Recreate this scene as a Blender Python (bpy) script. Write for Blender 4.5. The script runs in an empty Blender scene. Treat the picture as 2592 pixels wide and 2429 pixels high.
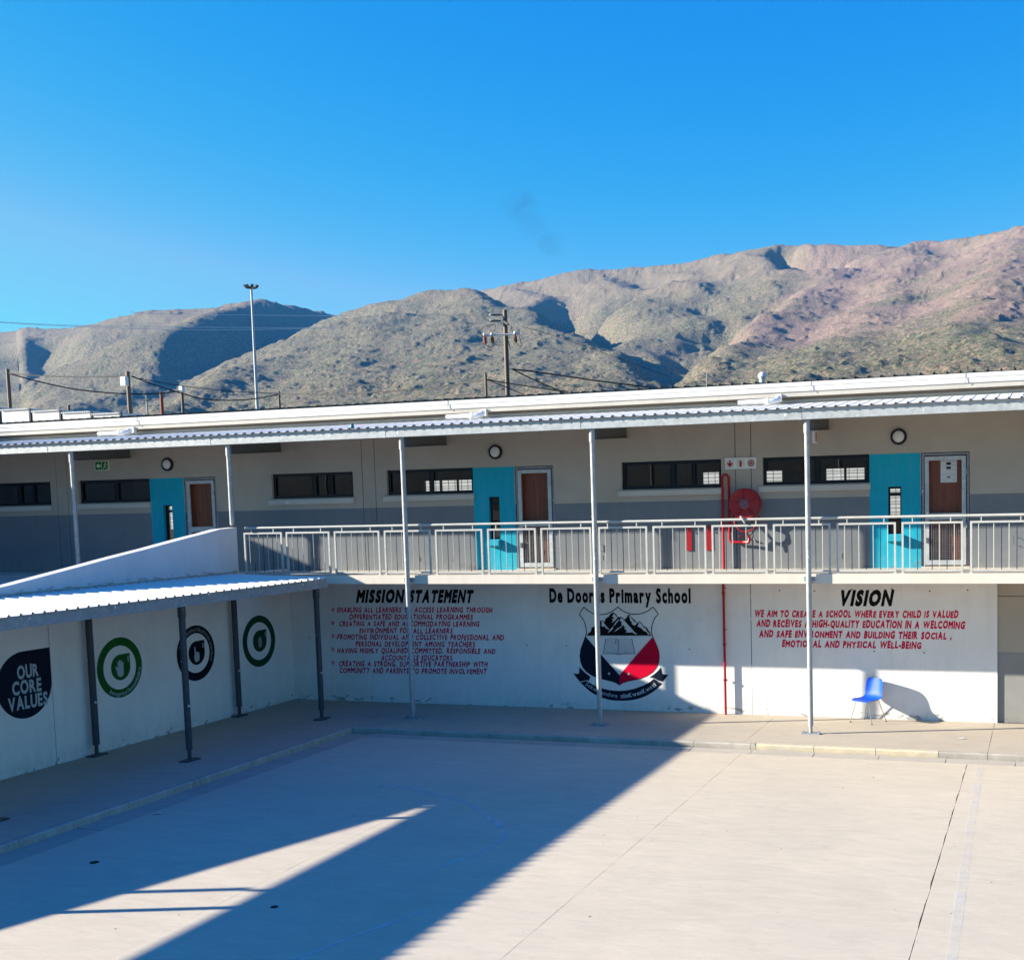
import bpy, bmesh, math, random
import numpy as np
from mathutils import Vector, Matrix, noise as mnoise
random.seed(7); np.random.seed(7)
R = math.radians
scene = bpy.context.scene
COL = scene.collection

# ------------------------------------------------------------------ camera
CAM = Vector((0.0, -22.930, 4.316))
FPX, PPX, PPY, YAW, PITCH, ROLL = 3005.3, 1685.8, 1516.1, -0.3124, -0.0828, -0.0231
cy_, sy_, cp_, sp_ = math.cos(YAW), math.sin(YAW), math.cos(PITCH), math.sin(PITCH)
FWD = Vector((sy_*cp_, cy_*cp_, sp_)); RT = Vector((cy_, -sy_, 0)); UP = RT.cross(FWD)
R2 = math.cos(ROLL)*RT + math.sin(ROLL)*UP; U2 = -math.sin(ROLL)*RT + math.cos(ROLL)*UP
cd = bpy.data.cameras.new('camera'); cam = bpy.data.objects.new('camera', cd); COL.objects.link(cam)
m3 = Matrix((R2, U2, -FWD)).transposed()
cam.matrix_world = Matrix.Translation(CAM) @ m3.to_4x4()
cd.sensor_fit = 'HORIZONTAL'; cd.sensor_width = 36; cd.lens = FPX/2592*36
cd.shift_x = (1296-PPX)/2592; cd.shift_y = (PPY-1214.5)/2592
cd.clip_start = 0.1; cd.clip_end = 30000
scene.camera = cam
def aim(x, y, d):
    """point at horizontal distance d seen at full-photo pixel x, y (used to survey far terrain and poles)"""
    v = FWD*FPX + R2*(x-PPX) - U2*(y-PPY)
    return CAM + v*(d/math.hypot(v.x, v.y))

# ------------------------------------------------------------------ light
SUN = Vector((0.9475, 0.321, -0.361)).normalized()
EL = math.asin(-SUN.z); AZ = math.atan2(-SUN.x, -SUN.y)
sl = bpy.data.lights.new('sun', 'SUN'); sl.energy = 5.0; sl.angle = R(0.53); sl.color = (1.0, 0.915, 0.76)
so = bpy.data.objects.new('sun', sl); COL.objects.link(so); so.rotation_euler = SUN.to_track_quat('-Z', 'Y').to_euler()
w = bpy.data.worlds.new('World'); scene.world = w; w.use_nodes = True
nt = w.node_tree; nt.nodes.clear()
sky = nt.nodes.new('ShaderNodeTexSky'); sky.sky_type = 'NISHITA'; sky.sun_disc = False
sky.sun_elevation = EL; sky.sun_rotation = AZ; sky.altitude = 500; sky.air_density = 1.0; sky.dust_density = 0.4; sky.ozone_density = 2.5
sep = nt.nodes.new('ShaderNodeSeparateColor'); com = nt.nodes.new('ShaderNodeCombineColor')
nt.links.new(sky.outputs[0], sep.inputs[0])
for i, (g, k, top) in enumerate(((5.2, 0.0285, 1.25), (1.12, 0.80, 4.9), (0.10, 4.15, 6.0))):
    p = nt.nodes.new('ShaderNodeMath'); p.operation = 'POWER'; p.inputs[1].default_value = g
    q = nt.nodes.new('ShaderNodeMath'); q.operation = 'MULTIPLY'; q.inputs[1].default_value = k
    mn = nt.nodes.new('ShaderNodeMath'); mn.operation = 'MINIMUM'; mn.inputs[1].default_value = top
    nt.links.new(sep.outputs[i], p.inputs[0]); nt.links.new(p.outputs[0], q.inputs[0]); nt.links.new(q.outputs[0], mn.inputs[0]); nt.links.new(mn.outputs[0], com.inputs[i])
bg = nt.nodes.new('ShaderNodeBackground'); bg.inputs[1].default_value = 0.054
wo = nt.nodes.new('ShaderNodeOutputWorld')
nt.links.new(com.outputs[0], bg.inputs[0]); nt.links.new(bg.outputs[0], wo.inputs[0])
vs = scene.view_settings; vs.view_transform = 'Standard'; vs.look = 'None'; vs.gamma = 1; vs.use_curve_mapping = False
vs.exposure = 1.70
scene.render.engine = 'CYCLES'
scene.cycles.volume_bounces = 0

# ------------------------------------------------------------------ materials
def nmat(name, rough=0.8, metal=0.0, spec=0.3):
    m = bpy.data.materials.new(name); m.use_nodes = True
    b = m.node_tree.nodes['Principled BSDF']
    b.inputs['Roughness'].default_value = rough; b.inputs['Metallic'].default_value = metal
    b.inputs['Specular IOR Level'].default_value = spec
    return m, m.node_tree, b
def N(t, kind, **kw):
    n = t.nodes.new(kind)
    for k, v in kw.items():
        if k.startswith('i_'):
            n.inputs[k[2:].replace('_', ' ')].default_value = v
        else: setattr(n, k, v)
    return n
def ramp(t, src, stops):
    r = t.nodes.new('ShaderNodeValToRGB'); e = r.color_ramp.elements
    while len(e) < len(stops): e.new(0.5)
    for el, (p, c) in zip(e, stops):
        el.position = p; el.color = (c, c, c, 1) if isinstance(c, (int, float)) else (*c, 1)
    t.links.new(src, r.inputs[0]); return r.outputs[0]
def coords(t, scale=(1, 1, 1)):
    tc = t.nodes.new('ShaderNodeTexCoord'); mp = t.nodes.new('ShaderNodeMapping'); mp.inputs['Scale'].default_value = scale
    t.links.new(tc.outputs['Object'], mp.inputs[0]); return mp.outputs[0]
def noise(t, vec, scale, detail=4, rough=0.55, dist=0):
    n = N(t, 'ShaderNodeTexNoise'); n.inputs['Scale'].default_value = scale; n.inputs['Detail'].default_value = detail
    n.inputs['Roughness'].default_value = rough; n.inputs['Distortion'].default_value = dist
    t.links.new(vec, n.inputs['Vector']); return n.outputs['Fac']
def mix(t, fac, a, b, mode='MIX'):
    n = t.nodes.new('ShaderNodeMix'); n.data_type = 'RGBA'; n.blend_type = mode
    for s, v in ((0, fac), (6, a), (7, b)):
        if isinstance(v, (int, float)): n.inputs[s].default_value = v
        elif isinstance(v, tuple): n.inputs[s].default_value = (*v, 1)
        else: t.links.new(v, n.inputs[s])
    return n.outputs[2]
def math_(t, op, a, b=0.0, clamp=False):
    n = t.nodes.new('ShaderNodeMath'); n.operation = op; n.use_clamp = clamp
    for s, v in ((0, a), (1, b)):
        if isinstance(v, (int, float)): n.inputs[s].default_value = v
        else: t.links.new(v, n.inputs[s])
    return n.outputs[0]
def bump(t, b, h, strength=0.2, dist=0.01):
    n = t.nodes.new('ShaderNodeBump'); n.inputs['Strength'].default_value = strength; n.inputs['Distance'].default_value = dist
    t.links.new(h, n.inputs['Height']); t.links.new(n.outputs[0], b.inputs['Normal'])
def mottled(name, c1, c2, scale=2.0, stretch=(1, 1, 1), rough=0.85, bs=0.15, bd=0.01, metal=0, fine=0.06, spec=0.3):
    m, t, b = nmat(name, rough, metal, spec)
    v = coords(t, stretch)
    f = ramp(t, noise(t, v, scale, 6, 0.6, 0.4), [(0.3, 0.0), (0.7, 1.0)])
    c = mix(t, f, c1, c2)
    g = noise(t, v, scale*14, 3, 0.6)
    c = mix(t, 1.0, c, ramp(t, g, [(0.25, 1-fine), (0.75, 1.0)]), 'MULTIPLY')
    t.links.new(c, b.inputs['Base Color']); bump(t, b, g, bs, bd)
    return m
def plain(name, c, rough=0.6, metal=0, spec=0.2, var=0.12, scale=8):
    return mottled(name, c, tuple(x*(1-var) for x in c), scale, rough=rough, metal=metal, bs=0.05, bd=0.004, spec=spec)

def plaster(name, c, dirt=(0.33, 0.31, 0.27), base_z=0.0, amount=0.5):
    """painted plaster with faint mottling, drips and a worn, splashed foot"""
    m, t, b = nmat(name, 0.85, 0, 0.2)
    v = coords(t); vd = coords(t, (3.2, 3.2, 0.35))
    c0 = mix(t, ramp(t, noise(t, v, 0.9, 6, 0.62, 0.5), [(0.32, 0), (0.72, 1)]), c, tuple(x*0.86 for x in c))
    drip = ramp(t, noise(t, vd, 1.6, 5, 0.65), [(0.5, 0.0), (0.8, 0.28*amount)])
    c1 = mix(t, drip, c0, dirt)
    blot = ramp(t, noise(t, v, 5.5, 4, 0.7), [(0.6, 0.0), (0.78, 0.35*amount)])
    c1 = mix(t, blot, c1, dirt)
    sp = t.nodes.new('ShaderNodeSeparateXYZ'); t.links.new(v, sp.inputs[0])
    hz = math_(t, 'SUBTRACT', sp.outputs[2], base_z)
    foot = math_(t, 'SUBTRACT', 1.0, math_(t, 'MULTIPLY', hz, 1.35), True)
    ff = math_(t, 'MULTIPLY', math_(t, 'POWER', foot, 2.2), ramp(t, noise(t, v, 6.0, 6, 0.7), [(0.35, 0.0), (0.75, 0.8*amount)]))
    c2 = mix(t, ff, c1, dirt)
    chip = math_(t, 'MULTIPLY', ramp(t, noise(t, coords(t, (1, 1, 1.8)), 3.8, 3, 0.5, 0.6), [(0.605, 0), (0.615, 1)]),
                 math_(t, 'LESS_THAN', hz, 0.13))
    c2 = mix(t, math_(t, 'MULTIPLY', chip, amount), c2, (0.16, 0.15, 0.14))
    t.links.new(c2, b.inputs['Base Color']); bump(t, b, noise(t, v, 60, 3), 0.12, 0.004)
    return m
def concrete(name, c1, c2, streak=0.5):
    m, t, b = nmat(name, 0.9, 0, 0.2)
    v = coords(t); vs_ = coords(t, (1.0, 3.2, 1.0))
    big = ramp(t, noise(t, v, 0.35, 5, 0.6, 0.6), [(0.3, 0), (0.7, 1)])
    c = mix(t, big, c1, c2)
    st = ramp(t, noise(t, vs_, 1.7, 8, 0.72, 0.9), [(0.32, 1-0.26*streak), (0.66, 1.0)])
    c = mix(t, 1.0, c, st, 'MULTIPLY')
    fine = ramp(t, noise(t, vs_, 14, 5, 0.7), [(0.25, 0.93), (0.75, 1.03)])
    c = mix(t, 1.0, c, fine, 'MULTIPLY')
    spot = ramp(t, noise(t, v, 9.0, 2, 0.5), [(0.78, 0.0), (0.82, 0.45)])
    c = mix(t, spot, c, (0.2, 0.18, 0.16))
    stain = ramp(t, noise(t, vs_, 0.55, 8, 0.75, 1.5), [(0.56, 0.0), (0.72, 0.36)])
    c = mix(t, stain, c, (0.33, 0.31, 0.27))
    pale = ramp(t, noise(t, coords(t, (1.0, 2.4, 1.0)), 2.6, 8, 0.78, 1.2), [(0.60, 0.0), (0.70, 0.35)])
    c = mix(t, pale, c, tuple(min(1, x*1.18) for x in c1))
    sc_ = t.nodes.new('ShaderNodeMapping'); sc_.inputs['Rotation'].default_value = (0, 0, 0.5); sc_.inputs['Scale'].default_value = (0.6, 9, 1)
    t.links.new(v, sc_.inputs[0])
    scf = ramp(t, noise(t, sc_.outputs[0], 1.4, 3, 0.6, 1.0), [(0.70, 0.0), (0.74, 0.25)])
    c = mix(t, scf, c, (0.27, 0.25, 0.22))
    t.links.new(c, b.inputs['Base Color']); bump(t, b, noise(t, v, 90, 3), 0.15, 0.003)
    return m
def galv(name, c=(0.52, 0.56, 0.58), rough=0.5):
    m, t, b = nmat(name, rough, 0.12, 0.3)
    v = coords(t)
    vo = N(t, 'ShaderNodeTexVoronoi'); vo.inputs['Scale'].default_value = 16; t.links.new(v, vo.inputs['Vector'])
    f = ramp(t, vo.outputs['Color'], [(0.0, 0.82), (1.0, 1.08)])
    n1 = ramp(t, noise(t, v, 3.0, 6, 0.7), [(0.3, 0.85), (0.7, 1.05)])
    c0 = mix(t, 1.0, c, f, 'MULTIPLY'); c0 = mix(t, 1.0, c0, n1, 'MULTIPLY')
    sp_ = ramp(t, noise(t, v, 9.0, 2, 0.5), [(0.70, 0.0), (0.73, 0.7)])
    c0 = mix(t, sp_, c0, (0.78, 0.80, 0.80))
    t.links.new(c0, b.inputs['Base Color']); return m

M = {}
M['court'] = concrete('courtyard_concrete', (0.595, 0.518, 0.400), (0.535, 0.470, 0.370))
M['walk'] = concrete('walkway_concrete', (0.49, 0.425, 0.34), (0.43, 0.375, 0.305))
M['channel'] = concrete('channel_concrete', (0.47, 0.42, 0.35), (0.40, 0.36, 0.31))
M['kerb'] = concrete('kerb_concrete', (0.50, 0.46, 0.39), (0.40, 0.37, 0.32), 1.2)
m, t, b = nmat('yellow_kerb_paint', 0.8)
v = coords(t)
c = mix(t, ramp(t, noise(t, coords(t, (1, 1, 3)), 7, 6, 0.75), [(0.40, 0.1), (0.56, 1.0)]), (0.60, 0.50, 0.30), (0.47, 0.42, 0.34))
t.links.new(c, b.inputs['Base Color']); M['kerbyellow'] = m
M['joint'] = plain('joint_dirt', (0.10, 0.085, 0.07), 0.95)
M['white'] = plaster('white_painted_plaster', (0.79, 0.77, 0.745), amount=0.6)
M['parapet'] = plaster('parapet_paint', (0.70, 0.69, 0.68), base_z=2.96, amount=0.35)
M['beige'] = plaster('beige_plaster', (0.39, 0.345, 0.29), base_z=-5, amount=0.45)
M['sill'] = plaster('sill_paint', (0.50, 0.47, 0.42), base_z=-5, amount=0.4)
M['dado'] = plaster('slate_dado_paint', (0.165, 0.180, 0.198), base_z=2.93, amount=0.5)
M['dado_low'] = plaster('slate_grey_paint', (0.26, 0.26, 0.25), base_z=0, amount=0.3)
M['teal'] = plaster('turquoise_paint', (0.006, 0.335, 0.47), dirt=(0.2, 0.40, 0.45), base_z=2.93, amount=0.5)
M['slab'] = plaster('cream_slab_paint', (0.66, 0.60, 0.52), dirt=(0.48, 0.36, 0.28), base_z=0, amount=0.8)
M['slabtop'] = concrete('gallery_screed', (0.55, 0.50, 0.43), (0.48, 0.44, 0.38))
M['galv'] = galv('galvanised_steel', (0.43, 0.46, 0.48))
M['galvd'] = galv('weathered_galvanised', (0.27, 0.31, 0.34), 0.65)
M['postdark'] = galv('dark_painted_post', (0.050, 0.062, 0.075), 0.5)
M['post'] = galv('galvanised_post', (0.38, 0.40, 0.40), 0.5)
M['darkbeam'] = plain('dark_steel', (0.10, 0.105, 0.10), 0.7)
M['railpaint'] = mottled('rail_grey_paint', (0.52, 0.52, 0.49), (0.43, 0.42, 0.39), 4, (1, 1, 1), 0.5)
M['raildark'] = plain('rail_dark', (0.030, 0.030, 0.065), 0.5)  # darker tone for every second baluster
M['sheet'] = mottled('white_roof_sheet', (0.76, 0.755, 0.74), (0.66, 0.65, 0.62), 1.3, (1, 1, 1), 0.5, 0.02)
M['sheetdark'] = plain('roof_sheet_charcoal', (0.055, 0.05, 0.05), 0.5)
M['gutter'] = mottled('white_gutter', (0.68, 0.67, 0.66), (0.60, 0.59, 0.57), 1.5, (1, 1, .4), 0.5, 0.0, 0.01, 0, .05)
M['fascia'] = mottled('cream_fascia', (0.50, 0.475, 0.43), (0.42, 0.40, 0.36), 1.2, (1, 1, .3), 0.7)
M['pvc'] = plain('white_pvc', (0.75, 0.75, 0.75), 0.35)
M['frame'] = plain('charcoal_aluminium', (0.010, 0.012, 0.018), 0.4)
M['dark'] = plain('dark_gap', (0.02, 0.02, 0.022), 0.9)
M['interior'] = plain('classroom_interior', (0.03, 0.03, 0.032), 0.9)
M['red'] = plain('red_paint', (0.32, 0.006, 0.012), 0.4, 0, 0.4)
M['reddeep'] = plain('red_pipe_paint', (0.40, 0.006, 0.018), 0.5)
M['black'] = plain('black_lettering', (0.008, 0.008, 0.009), 0.6, spec=0.04)
M['ink'] = plain('near_black_ring_paint', (0.012, 0.010, 0.016), 0.6, spec=0.04)
M['navy'] = plain('navy_paint', (0.010, 0.014, 0.03), 0.6, spec=0.04)
M['crimson'] = plain('crimson_lettering', (0.66, 0.006, 0.065), 0.7, var=0.25, scale=14, spec=0.04)
M['crestred'] = plain('crest_red', (0.62, 0.004, 0.035), 0.6, spec=0.04)
M['green'] = plain('green_ring_paint', (0.018, 0.115, 0.022), 0.65, var=0.25, spec=0.04)
M['green2'] = plain('dark_green_ring_paint', (0.014, 0.062, 0.026), 0.65, var=0.25, spec=0.04)
M['paper'] = plain('paper', (0.62, 0.62, 0.62), 0.8)
M['white2'] = plain('white_mural_paint', (0.62, 0.64, 0.66), 0.7)
M['palewhite'] = plain('pale_mural_paint', (0.40, 0.47, 0.52), 0.7)
M['bookpage'] = plain('book_page_paint', (0.56, 0.57, 0.58), 0.7)
M['grey'] = plain('grey_paint', (0.25, 0.26, 0.27), 0.7)
M['signwhite'] = plain('sign_white', (0.66, 0.70, 0.66), 0.5)
M['signgreen'] = plain('sign_green', (0.01, 0.10, 0.035), 0.5)
M['signglow'] = plain('sign_pale_green', (0.55, 0.75, 0.50), 0.5)
M['salmon'] = plain('sign_salmon', (0.55, 0.22, 0.16), 0.5)
M['lampglass'] = plain('opal_lamp_glass', (0.60, 0.60, 0.58), 0.25)
M['chrome'] = plain('chromed_steel', (0.55, 0.53, 0.50), 0.25, 0.9)
M['blue'] = plain('blue_plastic', (0.003, 0.075, 0.55), 0.5, 0, 0.25, 0.04)
M['rubber'] = plain('black_rubber', (0.02, 0.02, 0.02), 0.8)
M['brass'] = plain('valve_metal', (0.55, 0.55, 0.50), 0.4, 0.5)
M['chalk'] = None
def wood(name, a, bcol, sc=7):
    m, t, b = nmat(name, 0.5, 0, 0.4)
    v = coords(t, (3.0, 3.0, 0.25))
    c = mix(t, ramp(t, noise(t, v, sc, 6, 0.65, 0.8), [(0.3, 0), (0.7, 1)]), a, bcol)
    t.links.new(c, b.inputs['Base Color']); return m
M['timber'] = wood('door_timber', (0.20, 0.052, 0.020), (0.115, 0.030, 0.012))
M['polewood'] = wood('creosoted_pole', (0.13, 0.085, 0.06), (0.075, 0.05, 0.035), 2)
M['polered'] = plain('rusty_pole', (0.30, 0.10, 0.06), 0.8)
M['wire'] = plain('cable_black', (0.012, 0.012, 0.014), 0.6)
M['wirepale'] = plain('cable_aluminium', (0.80, 0.80, 0.82), 0.6)
m, t, b = nmat('window_glass', 0.03)
t.nodes.remove(b)
tr = N(t, 'ShaderNodeBsdfTransparent'); tr.inputs[0].default_value = (0.70, 0.74, 0.76, 1)
gl = N(t, 'ShaderNodeBsdfGlossy'); gl.inputs['Roughness'].default_value = 0.02
fr = N(t, 'ShaderNodeFresnel'); fr.inputs[0].default_value = 1.5
mx = N(t, 'ShaderNodeMixShader')
fk = math_(t, 'MULTIPLY', fr.outputs[0], 2.2, True)
t.links.new(fk, mx.inputs[0]); t.links.new(tr.outputs[0], mx.inputs[1]); t.links.new(gl.outputs[0], mx.inputs[2])
t.links.new(mx.outputs[0], t.nodes['Material Output'].inputs[0]); M['glass'] = m
# faded line paint: chalky, broken up by noise
m, t, b = nmat('faded_line_paint', 0.85)
b.inputs['Base Color'].default_value = (0.62, 0.66, 0.70, 1)
tr = N(t, 'ShaderNodeBsdfTransparent'); mx = N(t, 'ShaderNodeMixShader')
t.links.new(ramp(t, noise(t, coords(t), 3.5, 7, 0.75), [(0.42, 0.03), (0.75, 0.42)]), mx.inputs[0])
t.links.new(tr.outputs[0], mx.inputs[1]); t.links.new(b.outputs[0], mx.inputs[2]); t.links.new(mx.outputs[0], t.nodes['Material Output'].inputs[0])
M['linepaint'] = m
m = m.copy(); m.name = 'chalk_line_paint'; [n for n in m.node_tree.nodes if n.type == 'VALTORGB'][0].color_ramp.elements[0].color = (.25,.25,.25,1); [n for n in m.node_tree.nodes if n.type == 'VALTORGB'][0].color_ramp.elements[1].color = (.75,.75,.75,1)
M['linepaint2'] = m

# ------------------------------------------------------------------ helpers
class MB:
    def __init__(s): s.v = []; s.f = []; s.m = []; s.s = []
    def add(s, vs, fs, m=0, smooth=False):
        o = len(s.v); s.v += [tuple(p) for p in vs]
        for f in fs: s.f.append(tuple(i+o for i in f)); s.m.append(m); s.s.append(smooth)
        return s
    def box(s, x0, x1, y0, y1, z0, z1, m=0):
        return s.add([(x0,y0,z0),(x1,y0,z0),(x1,y1,z0),(x0,y1,z0),(x0,y0,z1),(x1,y0,z1),(x1,y1,z1),(x0,y1,z1)],
              [(0,3,2,1),(4,5,6,7),(0,1,5,4),(1,2,6,5),(2,3,7,6),(3,0,4,7)], m)
    def quad(s, a, b, c, d, m=0): return s.add([a,b,c,d], [(0,1,2,3)], m)
    def tube(s, pts, r, n=8, m=0, cap=True):
        pts = [Vector(p) for p in pts]; k = len(pts)
        rs = r if isinstance(r, (list, tuple)) else [r]*k
        vs = []; ref = None
        for i, p in enumerate(pts):
            d = (pts[min(i+1,k-1)] - pts[max(i-1,0)]).normalized()
            if ref is None: ref = Vector((1,0,0)) if abs(d.x) < 0.9 else Vector((0,1,0))
            a = (ref - d*ref.dot(d)).normalized(); ref = a; b_ = d.cross(a)
            for j in range(n):
                t_ = 2*math.pi*j/n; vs.append(p + (a*math.cos(t_) + b_*math.sin(t_))*rs[i])
        fs = [(i*n+j, i*n+(j+1)%n, (i+1)*n+(j+1)%n, (i+1)*n+j) for i in range(k-1) for j in range(n)]
        s.add(vs, fs, m, True)
        if cap:
            s.add(vs[:n], [tuple(reversed(range(n)))], m); s.add(vs[-n:], [tuple(range(n))], m)
        return s
    def lathe(s, prof, c, axis='z', n=24, m=0):
        """prof: (radius, height) pairs round an axis through c"""
        vs = []
        for r_, h in prof:
            for j in range(n):
                t_ = 2*math.pi*j/n; a, b_ = r_*math.cos(t_), r_*math.sin(t_)
                vs.append({'z': (c[0]+a, c[1]+b_, c[2]+h), 'y': (c[0]+a, c[1]+h, c[2]+b_), 'x': (c[0]+h, c[1]+a, c[2]+b_)}[axis])
        k = len(prof)
        return s.add(vs, [(i*n+j, i*n+(j+1)%n, (i+1)*n+(j+1)%n, (i+1)*n+j) for i in range(k-1) for j in range(n)], m, True)
    def poly(s, pts, m=0):
        """planar polygon with any outline, triangulated"""
        from mathutils.geometry import tessellate_polygon
        tr_ = tessellate_polygon([[Vector(p) for p in pts]])
        return s.add(pts, [tuple(t_) for t_ in tr_], m)
    def prism(s, pts, d, m=0):
        """planar polygon extruded along vector d"""
        from mathutils.geometry import tessellate_polygon
        n = len(pts); P = [Vector(p) for p in pts]; Q = [p+Vector(d) for p in P]
        tr_ = tessellate_polygon([P])
        fs = [tuple(t_) for t_ in tr_] + [tuple(i+n for i in reversed(t_)) for t_ in tr_]
        fs += [(i, (i+1)%n, (i+1)%n+n, i+n) for i in range(n)]
        return s.add(P+Q, fs, m)
    def mesh(s, name, mats):
        me = bpy.data.meshes.new(name); me.from_pydata(s.v, [], s.f); me.update()
        for x in mats: me.materials.append(x)
        me.polygons.foreach_set('material_index', s.m); me.polygons.foreach_set('use_smooth', s.s)
        if any(s.s):
            bm = bmesh.new(); bm.from_mesh(me); bmesh.ops.remove_doubles(bm, verts=bm.verts, dist=1e-5)
            bmesh.ops.recalc_face_normals(bm, faces=bm.faces)
            bm.to_mesh(me); bm.free(); me.set_sharp_from_angle(angle=R(40))
        return me
WL = {}
def place(o, parent, loc=(0,0,0)):
    loc = Vector(loc); o.location = loc - (WL[parent.name] if parent else Vector((0,0,0)))
    if parent: o.parent = parent
    COL.objects.link(o); WL[o.name] = loc; return o
def ob(name, mb, mats, parent=None, loc=(0,0,0), label=None):
    mats = mats if isinstance(mats, list) else [mats]
    me = mb if isinstance(mb, bpy.types.Mesh) else mb.mesh(name, mats)
    o = bpy.data.objects.new(name, me); place(o, parent, loc)
    if label: o['label'] = label
    return o
def thing(name, label, cat, loc=(0,0,0), group=None):
    o = bpy.data.objects.new(name, None); o.empty_display_size = 0.3; place(o, None, loc)
    o['label'] = label; o['category'] = cat
    if group: o['group'] = group
    return o
def tag(o, label, cat, group=None):
    o['label'] = label; o['category'] = cat
    if group: o['group'] = group
    return o
def struct(name, mb, mats, kind='structure', parent=None):
    o = ob(name, mb, mats, parent); o['kind'] = kind; return o

# ------------------------------------------------------------------ ground, courtyard, walkway
struct('ground', MB().quad((-7000,-7000,-0.6),(7000,-7000,-0.6),(7000,7000,-0.6),(-7000,7000,-0.6)), plain('bare_earth', (0.16,0.13,0.09), 0.95, scale=0.05))
CZ = -0.10
GX = [-12.60, -8.90, -5.07, -1.25, 2.60, 6.45, 10.3]
GY = [-3.17, -7.0, -10.9, -14.8, -18.7, -22.6, -26.5, -30.4]
def wob_edge(p, q, n, amp, seed):
    out = []
    for i in range(n+1):
        t_ = i/n; x = p[0]+(q[0]-p[0])*t_; y = p[1]+(q[1]-p[1])*t_
        a = amp*mnoise.noise(Vector((x*2.3, y*2.3, seed)))*(0 < i < n)
        if abs(q[0]-p[0]) > abs(q[1]-p[1]): y += a
        else: x += a
        out.append((x, y))
    return out
def slab_mb(x0, x1, y0, y1, z, gap=0.004, crack=0.0):
    """one cast slab: a thick plate whose edges wander a little at the joints"""
    a = 0.006+crack
    gx = gap+crack*0.4
    pts = wob_edge((x0+gap,y0+gap),(x1-gap,y0+gap),8,0.004,1)[:-1] + wob_edge((x1-gx,y0+gap),(x1-gx,y1-gap),16,a,2)[:-1] + \
          wob_edge((x1-gap,y1-gap),(x0+gap,y1-gap),8,0.004,3)[:-1] + wob_edge((x0+gap,y1-gap),(x0+gap,y0+gap),16,0.006,4)[:-1]
    return MB().prism([(x,y,z) for x,y in pts], (0,0,-0.06))
court = struct('courtyard', MB().box(-13.08,30,-60,-2.85,-0.5,CZ-0.035), M['joint'])
for i in range(len(GX)-1):
    for j in range(len(GY)-1):
        o = ob('concrete_slab', slab_mb(GX[i], GX[i+1], GY[j+1], GY[j], CZ, 0.003 if GX[i+1] > -2 else 0.0015, 0.012 if GX[i+1] == -1.25 else 0), M['court'], court)
o = ob('concrete_slab', MB().box(10.31,30,-60,-3.17,CZ-0.06,CZ), M['court'], court)
o = ob('concrete_slab', MB().box(-12.6,10.3,-60,-30.41,CZ-0.06,CZ), M['court'], court)
# drainage channel stones round the courtyard
xs_ = [-12.58]+[-11.6+i*1.11 for i in range(0, 22)]
for a, b2 in zip(xs_[:-1], xs_[1:]):
    dz = random.uniform(-0.004, 0.004)
    ob('channel_stone', MB().add([(a+.006,-3.163,CZ-.008+dz),(b2-.006,-3.163,CZ-.008+dz),(b2-.006,-2.86,CZ+.012+dz),(a+.006,-2.86,CZ+.012+dz),
        (a+.006,-3.163,CZ-.07),(b2-.006,-3.163,CZ-.07),(b2-.006,-2.86,CZ-.07),(a+.006,-2.86,CZ-.07)],
        [(0,1,2,3),(4,7,6,5),(0,4,5,1),(1,5,6,2),(2,6,7,3),(3,7,4,0)]), M['channel'], court)
for i in range(24):
    y1 = -2.86-0.31-i*1.11; y0 = y1-1.11; dz = random.uniform(-0.004, 0.004)
    ob('channel_stone', MB().box(-13.07,-12.61,y0+.006,y1-.006,CZ-.06,CZ-.006+dz), M['channel'], court)
ob('channel_stone', MB().box(-13.07,-12.61,-3.165,-2.86,CZ-.06,CZ-.006), M['channel'], court)
# raised walkway
walk = struct('walkway', MB().box(-16.3,12,-2.66,-0.0,-0.5,-0.03).box(-16.3,-13.21,-60,-2.66,-0.5,-0.03), M['joint'])
WX = [-16.35,-12.62,-8.88,-5.15,-0.95,3.0,7.0,12.0]
for i in range(len(WX)-1):
    ob('paving_slab', slab_mb(WX[i] if i else -13.2, WX[i+1], -2.68, 0, 0.0, 0.003), M['walk'], walk)
wy = -3.15
while wy > -34:
    ob('paving_slab', slab_mb(-16.35, -13.21, wy-3.9, wy, 0.0, 0.003), M['walk'], walk); wy -= 3.9
ob('paving_slab', slab_mb(-16.35,-13.205,-3.15,0,0.0,0.003), M['walk'], walk)
def kerb(x0, x1, y0, y1, mat):
    mb = MB(); c_ = 0.018
    if x1-x0 > y1-y0: # runs along x, face to -y
        prof = [(y1,0.002),(y0+c_,0.002),(y0,-c_),(y0-0.006,CZ-0.1),(y1,CZ-0.1)]
        n = 6; vs = []
        for i in range(n+1):
            x = x0+(x1-x0)*i/n
            for k,(y,z) in enumerate(prof):
                j = 0.006*mnoise.noise(Vector((x*5,k*3.1,1))) if 0<k<4 else 0
                vs.append((x,y+j,z+(j if k<3 else 0)))
    else:
        prof = [(x0,0.002),(x1-c_,0.002),(x1,-c_),(x1+0.006,CZ-0.1),(x0,CZ-0.1)]
        n = 6; vs = []
        for i in range(n+1):
            y = y0+(y1-y0)*i/n
            for k,(x,z) in enumerate(prof):
                j = 0.008*mnoise.noise(Vector((y*5,k*3.1,2))) if 0<k<4 else 0
                vs.append((x+j,y,z+(j if k<3 else 0)))
    fs = [(i*5+k, i*5+(k+1)%5, (i+1)*5+(k+1)%5, (i+1)*5+k) for i in range(n) for k in range(5)]
    fs += [(0,1,2,3,4), tuple(n*5+k for k in (4,3,2,1,0))]
    mb.add(vs, fs); return mb
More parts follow.
